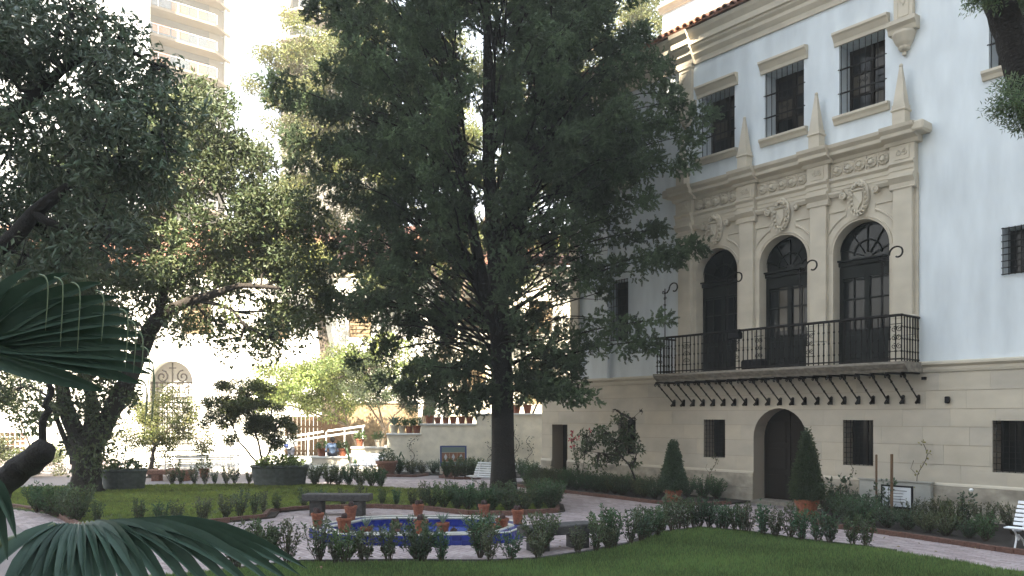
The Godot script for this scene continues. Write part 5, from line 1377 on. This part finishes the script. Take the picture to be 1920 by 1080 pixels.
	for s in [[-.75, 34.7, 2.3], [.2, 34.7, 1.9], [-2.3 + 1.35, 34.75, 1.2], [.75, 34.7, 1.6], [-4.35, 34.7, 1.5]]:
		var o := thing("climber", "thin leafy climber trained up the cream garden wall, " + ["beside the trunk", "left of the corner", "behind the trunk", "nearest the palace corner", "by the big clay pot"][int(s[2] * 10) % 5], "climbing plant", G(s[0], s[1]))
		var v := B.new()
		var lf := B.new()
		var pts := []
		for k in 8: pts.append(Vector3(.14 * sin(k * 1.7 + s[0]), s[2] * k / 7.0, rr(-.02, .02)))
		v.tube(smooth(pts, 2), .012, 5)
		for k in 46: lf.col = Color(.075, .085, .045) * rr(.7, 1.3); var d := rdir(); lf.leaf(pts[1 + rng.randi() % 7] + rdir() * .16, d, d.cross(rdir()).normalized(), .09, .05)
		part(o, "stem", v, M.stems); part(o, "leaves", lf, M.leaf)
	# stakes, sign
	for s in [[3.22, 1.3, 1.56, .02, "slim pale wooden stake left of the small framed sign"], [3.72, 1.6, 1.6, .026, "thicker reddish wooden stake in front of the small framed sign"]]:
		b = B.new(); b.box(Vector3(0, s[2] / 2, 0), Vector3(s[3] * 2, s[2], s[3] * 2), Transform3D(), .006)
		tag(part(self, "garden_stake", b, M.stake_wood, SN(s[0], 0, s[1])), s[4], "stake", "wooden stakes in the bed")
	var rose := shrub_proto(1.25, .3, 5, 120, .11, .06, Color(.05, .075, .045))
	for s in [[3.5, 1.45, "young rose bush tied between the two wooden stakes"], [2.3, 1.35, "leafy young shrub left of the wooden stakes"], [7.4, 2.0, "rose bush with sparse leaves behind the right bench"], [5.2, 1.4, "rose bush with a single white bloom right of the cabinet"]]:
		var o := thing("rose_bush", s[2], "rose bush", SN(s[0], .05, s[1]))
		part(o, "stems", rose[0], M.stems); part(o, "foliage", rose[1], M.leaf); o.rotation.y = rr(0, TAU)
		if "bloom" in s[2]: b = B.new(); b.lathe([Vector2(0, 0), Vector2(.05, .02), Vector2(.06, .06), Vector2(.03, .09), Vector2(0, .09)], 8); part(o, "bloom", b, M.flower_white, Vector3(.1, 1.0, .1)); o.scale = Vector3.ONE * .8
	t = thing("sign_board", "small black-framed white notice board standing behind the wooden stakes", "sign", SN(3.72, .34, 1.35), TURN)
	b = B.new(); b.box(Vector3(0, .28, 0), Vector3(.66, .46, .03), Transform3D(), .006); part(t, "panel", b, M.sign_white)
	b = B.new()
	for x in [-.34, .34]: b.box(Vector3(x, .24, 0), Vector3(.035, .6, .045))
	for y in [.04, .52]: b.box(Vector3(0, y, 0), Vector3(.7, .035, .045))
	b.box(Vector3(-.34, -.15, 0), Vector3(.03, .3, .03)); b.box(Vector3(.34, -.15, 0), Vector3(.03, .3, .03)); part(t, "frame", b, M.black_paint)
	b = B.new()
	for k in 5: b.box(Vector3(-.03 * (k % 2), .42 - k * .065, .017), Vector3(.46 - .09 * (k % 3), .012, .004))
	part(t, "lettering", b, M.sign_ink)
	# big clay pot with a round plant, cacti beside it
	t = thing("big_clay_pot", "big terracotta pot with a rounded bush before the stepped wall", "flower pot", G(-5.2, 33.2))
	part(t, "pot", pot_shape(.45, .62), M.old_terracotta); part(t, "plant", tuft_leaves(260, .3, .6, .12, Color(.06, .09, .035)), M.leaf, Vector3(0, .55, 0))
	t = thing("prickly_pear", "blue-green cactus with flat pads beside the big terracotta pot", "cactus", G(-4.6, 33.8))
	b = B.new()
	for k in 7: b.lathe([Vector2(0, 0), Vector2(.08, .06), Vector2(.11, .18), Vector2(.07, .29), Vector2(0, .32)], 10, Transform3D(Basis.from_euler(Vector3(rr(-.5, .5), rr(0, 3), rr(-.7, .7))) * Basis.from_scale(Vector3(1, 1, .25)), Vector3(rr(-.25, .25), .1 + k * .1, rr(-.1, .1))))
	part(t, "pads", b, M.cactus)
	t = thing("prickly_pear", "dark cactus with two upright pads behind the back of the far bench", "cactus", G(-6.9, 34.3))
	b = B.new()
	for k in 4: b.lathe([Vector2(0, 0), Vector2(.07, .08), Vector2(.08, .25), Vector2(.05, .36), Vector2(0, .38)], 10, Transform3D(Basis.from_euler(Vector3(0, rr(0, 3), rr(-.3, .3))) * Basis.from_scale(Vector3(1, 1, .3)), Vector3(rr(-.15, .15), .25 * k, 0)))
	part(t, "pads", b, M.cactus)
	for s in [[-14.5, 32.3, "orange clay pot left of the grey rails"], [-13.7, 32.4, "orange clay pot beneath the pale shrub at far left"], [-12.4, 32.2, "bright red clay pot behind the pinkish stone bench"]]:
		var o := thing("clay_pot", s[2], "flower pot", G(s[0], s[1]), 0, "clay pots at the far left")
		part(o, "pot", pot_shape(.2, .36), M.terracotta); part(o, "plant", tuft_leaves(90, .24, .5, .13, Color(.13, .16, .05)), M.leaf, Vector3(0, .32, 0))
	t = thing("fallen_flower", "pink fallen bloom on the grass at the front hedge", "flower", G(-3.05, 12.6, .03))
	b = B.new()
	for k in 9: var d := (rdir() + Vector3.UP * .4).normalized(); b.leaf(Vector3(rr(-.03, .03), .01, rr(-.03, .03)), d, d.cross(rdir()).normalized(), .08, .06)
	part(t, "petals", b, M.flower_pink)

# A figure as one skin: tapered bones joined by a smooth minimum, meshed with surface nets. bone: [a, b, ra, rb, colour]
func figure(bones: Array, cell: float) -> B:
	var lo := Vector3.ONE * 1e9
	var hi := -lo
	for q in bones:
		for e in 2: lo = lo.min(q[e] - Vector3.ONE * (q[2 + e] + .05)); hi = hi.max(q[e] + Vector3.ONE * (q[2 + e] + .05))
	var nx := int((hi.x - lo.x) / cell) + 2
	var ny := int((hi.y - lo.y) / cell) + 2
	var nz := int((hi.z - lo.z) / cell) + 2
	var f := PackedFloat32Array(); f.resize(nx * ny * nz); f.fill(1.0)
	for q in bones:
		var reach: float = maxf(q[2], q[3]) + .08
		var l: Vector3 = ((q[0].min(q[1]) - Vector3.ONE * reach - lo) / cell).floor().max(Vector3.ZERO)
		var h: Vector3 = ((q[0].max(q[1]) + Vector3.ONE * reach - lo) / cell).ceil().min(Vector3(nx - 1, ny - 1, nz - 1))
		var a: Vector3 = q[0]
		var ab: Vector3 = q[1] - q[0]
		var l2 := maxf(ab.length_squared(), 1e-6)
		var ra: float = q[2]
		var rb: float = q[3]
		for z in range(int(l.z), int(h.z) + 1):
			for y in range(int(l.y), int(h.y) + 1):
				for x in range(int(l.x), int(h.x) + 1):
					var p := lo + Vector3(x, y, z) * cell
					var t := clampf((p - a).dot(ab) / l2, 0, 1)
					var d := (p - a - ab * t).length() - lerpf(ra, rb, t)
					var i := (z * ny + y) * nx + x
					var o := f[i]
					var k := .035
					var m := maxf(k - absf(o - d), 0) / k
					f[i] = minf(o, d) - m * m * k * .25
	var id := {}
	var vs := []
	var ns := []
	for z in nz - 1:
		for y in ny - 1:
			for x in nx - 1:
				var i := (z * ny + y) * nx + x
				var inside := 0
				var val := []
				for k in 8:
					var v := f[i + (k & 1) + ((k >> 1) & 1) * nx + (k >> 2) * nx * ny]
					val.append(v)
					if v < 0: inside += 1
				if inside == 0 or inside == 8: continue
				var sum := Vector3.ZERO
				var cnt := 0
				for k in 8:
					for ax in 3:
						var k2 := k | (1 << ax)
						if k2 == k or (val[k] < 0) == (val[k2] < 0): continue
						var t: float = val[k] / (val[k] - val[k2])
						var p1 := Vector3(k & 1, (k >> 1) & 1, k >> 2)
						sum += p1.lerp(Vector3(k2 & 1, (k2 >> 1) & 1, k2 >> 2), t); cnt += 1
				id[i] = vs.size()
				vs.append(lo + (Vector3(x, y, z) + sum / cnt) * cell)
				ns.append(Vector3(val[1] + val[3] + val[5] + val[7] - val[0] - val[2] - val[4] - val[6], val[2] + val[3] + val[6] + val[7] - val[0] - val[1] - val[4] - val[5], val[4] + val[5] + val[6] + val[7] - val[0] - val[1] - val[2] - val[3]).normalized())
	var col := []
	for p in vs:
		var best := 1e9
		var c := Color.WHITE
		for q in bones:
			var ab: Vector3 = q[1] - q[0]
			var t := clampf((p - q[0]).dot(ab) / maxf(ab.length_squared(), 1e-6), 0, 1)
			var d: float = (p - q[0] - ab * t).length() - lerpf(q[2], q[3], t)
			if d < best: best = d; c = q[4]
		col.append(c)
	var b := B.new()
	var step := [1, nx, nx * ny]
	for z in range(1, nz - 1):
		for y in range(1, ny - 1):
			for x in range(1, nx - 1):
				var i := (z * ny + y) * nx + x
				for ax in 3:
					if (f[i] < 0) == (f[i + step[ax]] < 0): continue
					var u: int = step[(ax + 1) % 3]
					var w: int = step[(ax + 2) % 3]
					if not (id.has(i) and id.has(i - u) and id.has(i - w) and id.has(i - u - w)): continue
					var q := [id[i], id[i - u], id[i - u - w], id[i - w]]
					if f[i] >= 0: q.reverse()
					for tr in [[0, 1, 2], [0, 2, 3]]:
						for k in [0, 2, 1]:
							b.v.append(vs[q[tr[k]]]); b.n.append(ns[q[tr[k]]]); b.c.append(col[q[tr[k]]])
	return b

func hand(bones: Array, at: Vector3, dir: Vector3, across: Vector3, skin: Color) -> void:
	bones.append([at, at + dir * .08, .032, .036, skin])
	for k in 4:
		var root := at + dir * .08 + across * (-.03 + k * .02)
		var mid := root + dir * (.04 - .006 * absf(k - 1.5)) + Vector3.DOWN * .006
		bones.append([root, mid, .0095, .009, skin]); bones.append([mid, mid + (dir + Vector3.DOWN * .6).normalized() * .035, .009, .008, skin])
	bones.append([at + dir * .02 + across * .03, at + dir * .07 + across * .065, .012, .009, skin])

func build_people() -> void:
	var skin := Color(.42, .25, .17)
	# seated on the low wall, back to the viewer
	var den := Color(.13, .19, .30)
	var dark := Color(.03, .035, .05)
	var t := thing("person", "person in blue shirt seated on the low wall, back turned, between two pots", "person", G(-7.85, 35.0, .72), .3)
	var bo := [[Vector3(-.09, .1, 0), Vector3(.09, .1, 0), .13, .13, dark], [Vector3(0, .16, .0), Vector3(0, .36, -.02), .135, .15, den], [Vector3(-.09, .42, -.03), Vector3(.09, .42, -.03), .125, .125, den], [Vector3(-.16, .5, -.03), Vector3(.16, .5, -.03), .065, .065, den], [Vector3(0, .5, -.03), Vector3(0, .62, -.05), .055, .05, skin],
		[Vector3(0, .7, -.05), Vector3(0, .75, -.06), .088, .092, skin], [Vector3(-.02, .66, -.09), Vector3(-.03, .65, -.1), .06, .05, skin], [Vector3(-.04, .70, -.145), Vector3(-.045, .685, -.165), .016, .014, skin], [Vector3(.095, .69, -.05), Vector3(.097, .71, -.055), .016, .018, skin], [Vector3(-.095, .69, -.05), Vector3(-.097, .71, -.055), .016, .018, skin],
		[Vector3(-.2, .49, -.03), Vector3(-.3, .25, -.05), .058, .048, den], [Vector3(-.3, .25, -.05), Vector3(-.24, .17, -.26), .046, .036, den], [Vector3(.2, .49, -.03), Vector3(.25, .24, -.02), .058, .048, den], [Vector3(.25, .24, -.02), Vector3(.14, .14, -.24), .046, .036, den],
		[Vector3(-.1, .1, 0), Vector3(-.12, .11, -.42), .085, .062, dark], [Vector3(-.12, .11, -.42), Vector3(-.12, -.1, -.46), .058, .045, dark], [Vector3(.1, .1, 0), Vector3(.12, .11, -.42), .085, .062, dark], [Vector3(.12, .11, -.42), Vector3(.12, -.1, -.46), .058, .045, dark]]
	hand(bo, Vector3(-.24, .17, -.27), Vector3(.3, -.1, -.9).normalized(), Vector3(.9, 0, .3), skin); hand(bo, Vector3(.14, .14, -.25), Vector3(-.3, -.1, -.9).normalized(), Vector3(-.9, 0, .3), skin)
	part(t, "body", figure(bo, .016), M.person_paint)
	var hair := [[Vector3(0, .75, -.02), Vector3(0, .78, -.05), .1, .09, Color(.035, .025, .02)], [Vector3(0, .69, .0), Vector3(0, .72, -.01), .085, .09, Color(.035, .025, .02)], [Vector3(-.06, .72, -.04), Vector3(.06, .72, -.04), .06, .06, Color(.035, .025, .02)]]
	part(t, "hair", figure(hair, .014), M.person_paint)
	# standing in a white shirt with a pale pack, half hidden by the planter
	var white := Color(.62, .64, .68)
	t = thing("person", "person in white top with pale backpack standing behind the large planter", "person", G(-10.0, 36.2, .02), -.5)
	bo = [[Vector3(-.07, .93, 0), Vector3(.07, .93, 0), .13, .13, dark], [Vector3(0, 1.02, 0), Vector3(0, 1.2, -.02), .125, .14, white], [Vector3(-.09, 1.3, -.03), Vector3(.09, 1.3, -.03), .115, .115, white], [Vector3(-.15, 1.4, -.03), Vector3(.15, 1.4, -.03), .06, .06, white], [Vector3(0, 1.4, -.03), Vector3(0, 1.52, -.06), .052, .05, skin],
		[Vector3(0, 1.59, -.08), Vector3(0, 1.64, -.09), .086, .09, skin], [Vector3(0, 1.55, -.12), Vector3(0, 1.54, -.13), .058, .05, skin], [Vector3(0, 1.59, -.175), Vector3(0, 1.575, -.19), .015, .013, skin], [Vector3(.092, 1.58, -.08), Vector3(.094, 1.6, -.085), .016, .018, skin], [Vector3(-.092, 1.58, -.08), Vector3(-.094, 1.6, -.085), .016, .018, skin],
		[Vector3(-.19, 1.39, -.03), Vector3(-.26, 1.13, -.04), .055, .045, white], [Vector3(-.26, 1.13, -.04), Vector3(-.18, 1.06, -.26), .042, .032, skin], [Vector3(.19, 1.39, -.03), Vector3(.27, 1.14, -.06), .055, .045, white], [Vector3(.27, 1.14, -.06), Vector3(.16, 1.1, -.28), .042, .032, skin],
		[Vector3(-.09, .9, 0), Vector3(-.1, .48, -.03), .09, .062, dark], [Vector3(-.1, .48, -.03), Vector3(-.1, .08, .02), .06, .042, dark], [Vector3(-.1, .045, .03), Vector3(-.11, .04, -.14), .042, .035, dark], [Vector3(.09, .9, 0), Vector3(.1, .48, -.02), .09, .062, dark], [Vector3(.1, .48, -.02), Vector3(.1, .08, .02), .06, .042, dark], [Vector3(.1, .045, .03), Vector3(.11, .04, -.14), .042, .035, dark]]
	hand(bo, Vector3(-.18, 1.06, -.27), Vector3(.3, 0, -.9).normalized(), Vector3(.9, 0, .3), skin); hand(bo, Vector3(.16, 1.1, -.29), Vector3(-.3, 0, -.9).normalized(), Vector3(-.9, 0, .3), skin)
	part(t, "body", figure(bo, .016), M.person_paint)
	hair = [[Vector3(0, 1.64, -.06), Vector3(0, 1.67, -.08), .1, .09, Color(.05, .035, .025)], [Vector3(0, 1.58, -.02), Vector3(0, 1.62, -.03), .085, .09, Color(.05, .035, .025)]]
	part(t, "hair", figure(hair, .014), M.person_paint)
	var pk := thing("backpack", "pale grey and blue backpack worn by the standing person", "backpack", t.position + Vector3(0, 1.0, 0), -.5)
	var b := B.new(); b.box(Vector3(0, .2, .2), Vector3(.32, .44, .16), Transform3D(), .06); part(pk, "bag", b, M.sign_white)
	b = B.new(); b.box(Vector3(0, .12, .3), Vector3(.24, .2, .06), Transform3D(), .025); part(pk, "pocket", b, M.pale_blue_tile)
	b = B.new()
	for e in [-1, 1]: b.tube(smooth([Vector3(e * .12, .4, .13), Vector3(e * .13, .45, -.02), Vector3(e * .14, .34, -.14), Vector3(e * .15, .1, -.1), Vector3(e * .14, .05, .12)], 3), .02, 6)
	part(pk, "strap", b, M.grey_band)

func frond_leaflet(root: Vector3, mid: Vector3, tip: Vector3, w: float, up: Vector3) -> B:
	var b := B.new()
	var k := 12
	var prev := []
	for i in k + 1:
		var f := float(i) / k
		var p := root.lerp(mid, f).lerp(mid.lerp(tip, f), f)
		var q := (mid - root).lerp(tip - mid, f).normalized()
		var s := q.cross(up).normalized()
		var wd := w * (minf(1.0, .45 + f * 2.2) if f < .5 else pow(1 - (f - .5) / .5, .75)) * .5 + .0012
		var n := s.cross(q).normalized()
		var now := [p - s * wd + n * wd * .8, p - s * wd * .1 + n * .0005, p + s * wd * .1 + n * .0005, p + s * wd + n * wd * .8]
		if i > 0:
			for e in 3:
				b.col = Color(2.6, 2.1, 1.5) if e == 1 else Color.WHITE
				if f > .93: b.col = Color(3.0, 1.9, 1.0)
				b.quad(prev[e], prev[e + 1], now[e + 1], now[e])
		prev = now
	return b

func build_palm() -> void:
	var foot := G(-2.3, 2.1, -.02)
	var t := thing("fan_palm", "dark green fan palm with pleated leaves reaching in from the lower left", "palm", foot)
	var b := B.new(); b.tube([Vector3.ZERO, Vector3(.02, .8, 0), Vector3(.05, 1.5, -.05)], [.16, .14, .12], 12); part(t, "trunk", b, M.palm_stalk)
	var crown := foot + Vector3(.05, 1.45, -.05)
	var make := func(hub: Vector3, side: Vector3, list: Array, w: float, up: Vector3):
		var s := B.new(); s.tube(smooth([crown - foot, crown.lerp(hub, .5) - foot + Vector3(0, .15, 0), hub - foot]), [.028, .026, .024, .022, .02, .018, .016, .014, .012], 7)
		var fr := part(t, "frond", s, M.palm_stalk)
		for q in list:
			var root: Vector3 = hub + side * q[2]
			var tip: Vector3 = q[0]
			var mid := root.lerp(tip, .55) + Vector3(0, q[1], 0) + up * .02
			part(fr, "leaflet", frond_leaflet(root - foot, mid - foot, tip - foot, w * rr(.9, 1.1), (up + rdir() * .25).normalized()), M.palm_leaf)
	var hub := P(105, 985, 2.6)
	var list := []
	var tips := [[-60, 1120, 2.35, .03], [-20, 1180, 2.3, .06], [10, 1200, 2.3, .08], [40, 1215, 2.3, .1], [75, 1225, 2.3, .1], [110, 1230, 2.3, .12], [150, 1230, 2.32, .13], [190, 1225, 2.34, .14], [230, 1215, 2.36, .15], [270, 1205, 2.38, .15], [310, 1190, 2.4, .15], [350, 1180, 2.42, .14], [390, 1165, 2.45, .14], [425, 1150, 2.48, .13], [460, 1135, 2.5, .12], [490, 1120, 2.52, .11], [520, 1105, 2.55, .1], [545, 1092, 2.6, .09], [562, 1078, 2.65, .08], [575, 1066, 2.72, .08], [560, 1056, 2.8, .07], [520, 1040, 2.9, .06]]
	for i in tips.size():
		var q = tips[i]
		list.append([P(q[0], q[1], q[2]), q[3], .012 * i])
	make.call(hub, Vector3(1, .0, -.15), list, .05, Vector3(.05, .75, .55).normalized())
	hub = P(-70, 650, 2.9)
	list = []
	for q in [[60, 505, 2.9, .05], [130, 512, 2.9, .06], [190, 530, 2.9, .06], [225, 556, 2.9, .05], [250, 582, 2.9, .05], [262, 605, 2.9, .05], [272, 630, 2.9, .04], [285, 655, 2.9, .04], [290, 680, 2.9, .03], [285, 702, 2.9, .02], [270, 722, 2.9, .02], [200, 735, 2.9, .0], [-10, 490, 2.9, .03]]: list.append([P(q[0], q[1], q[2]), q[3], rr(0, .1)])
	make.call(hub, Vector3(1, .1, 0), list, .075, Vector3(-.05, .12, 1).normalized())
	var fr: Node3D = t.get_child(t.get_child_count() - 1)
	for q in [[90, 515, 620], [118, 520, 650], [150, 530, 660], [195, 545, 640], [240, 580, 690], [255, 600, 700], [268, 620, 740], [280, 650, 780], [288, 672, 800], [290, 690, 790], [275, 712, 820]]:      # dry thread-like leaf ends hanging down
		var s := B.new(); s.tube(smooth([P(q[0] - 16, q[1], 2.88) - foot, P(q[0] - 4, q[1] + 6, 2.87) - foot, P(q[0], q[1] + 30, 2.86) - foot, P(q[0] - 5, q[2], 2.85) - foot], 3), [.004, .004, .004, .0038, .0035, .003, .003, .0025, .002, .001], 4); part(fr, "leaf_tip", s, M.palm_dry)
	hub = P(-70, 960, 2.2)
	list = []
	for q in [[30, 1010, 2.2, .2], [22, 985, 2.2, .17], [14, 1050, 2.2, .22], [0, 1000, 2.2, .15], [-20, 1080, 2.2, .2]]: list.append([P(q[0], q[1], q[2]), q[3], 0.0])
	make.call(hub, Vector3(1, 0, 0), list, .05, Vector3(.4, .5, .6).normalized())
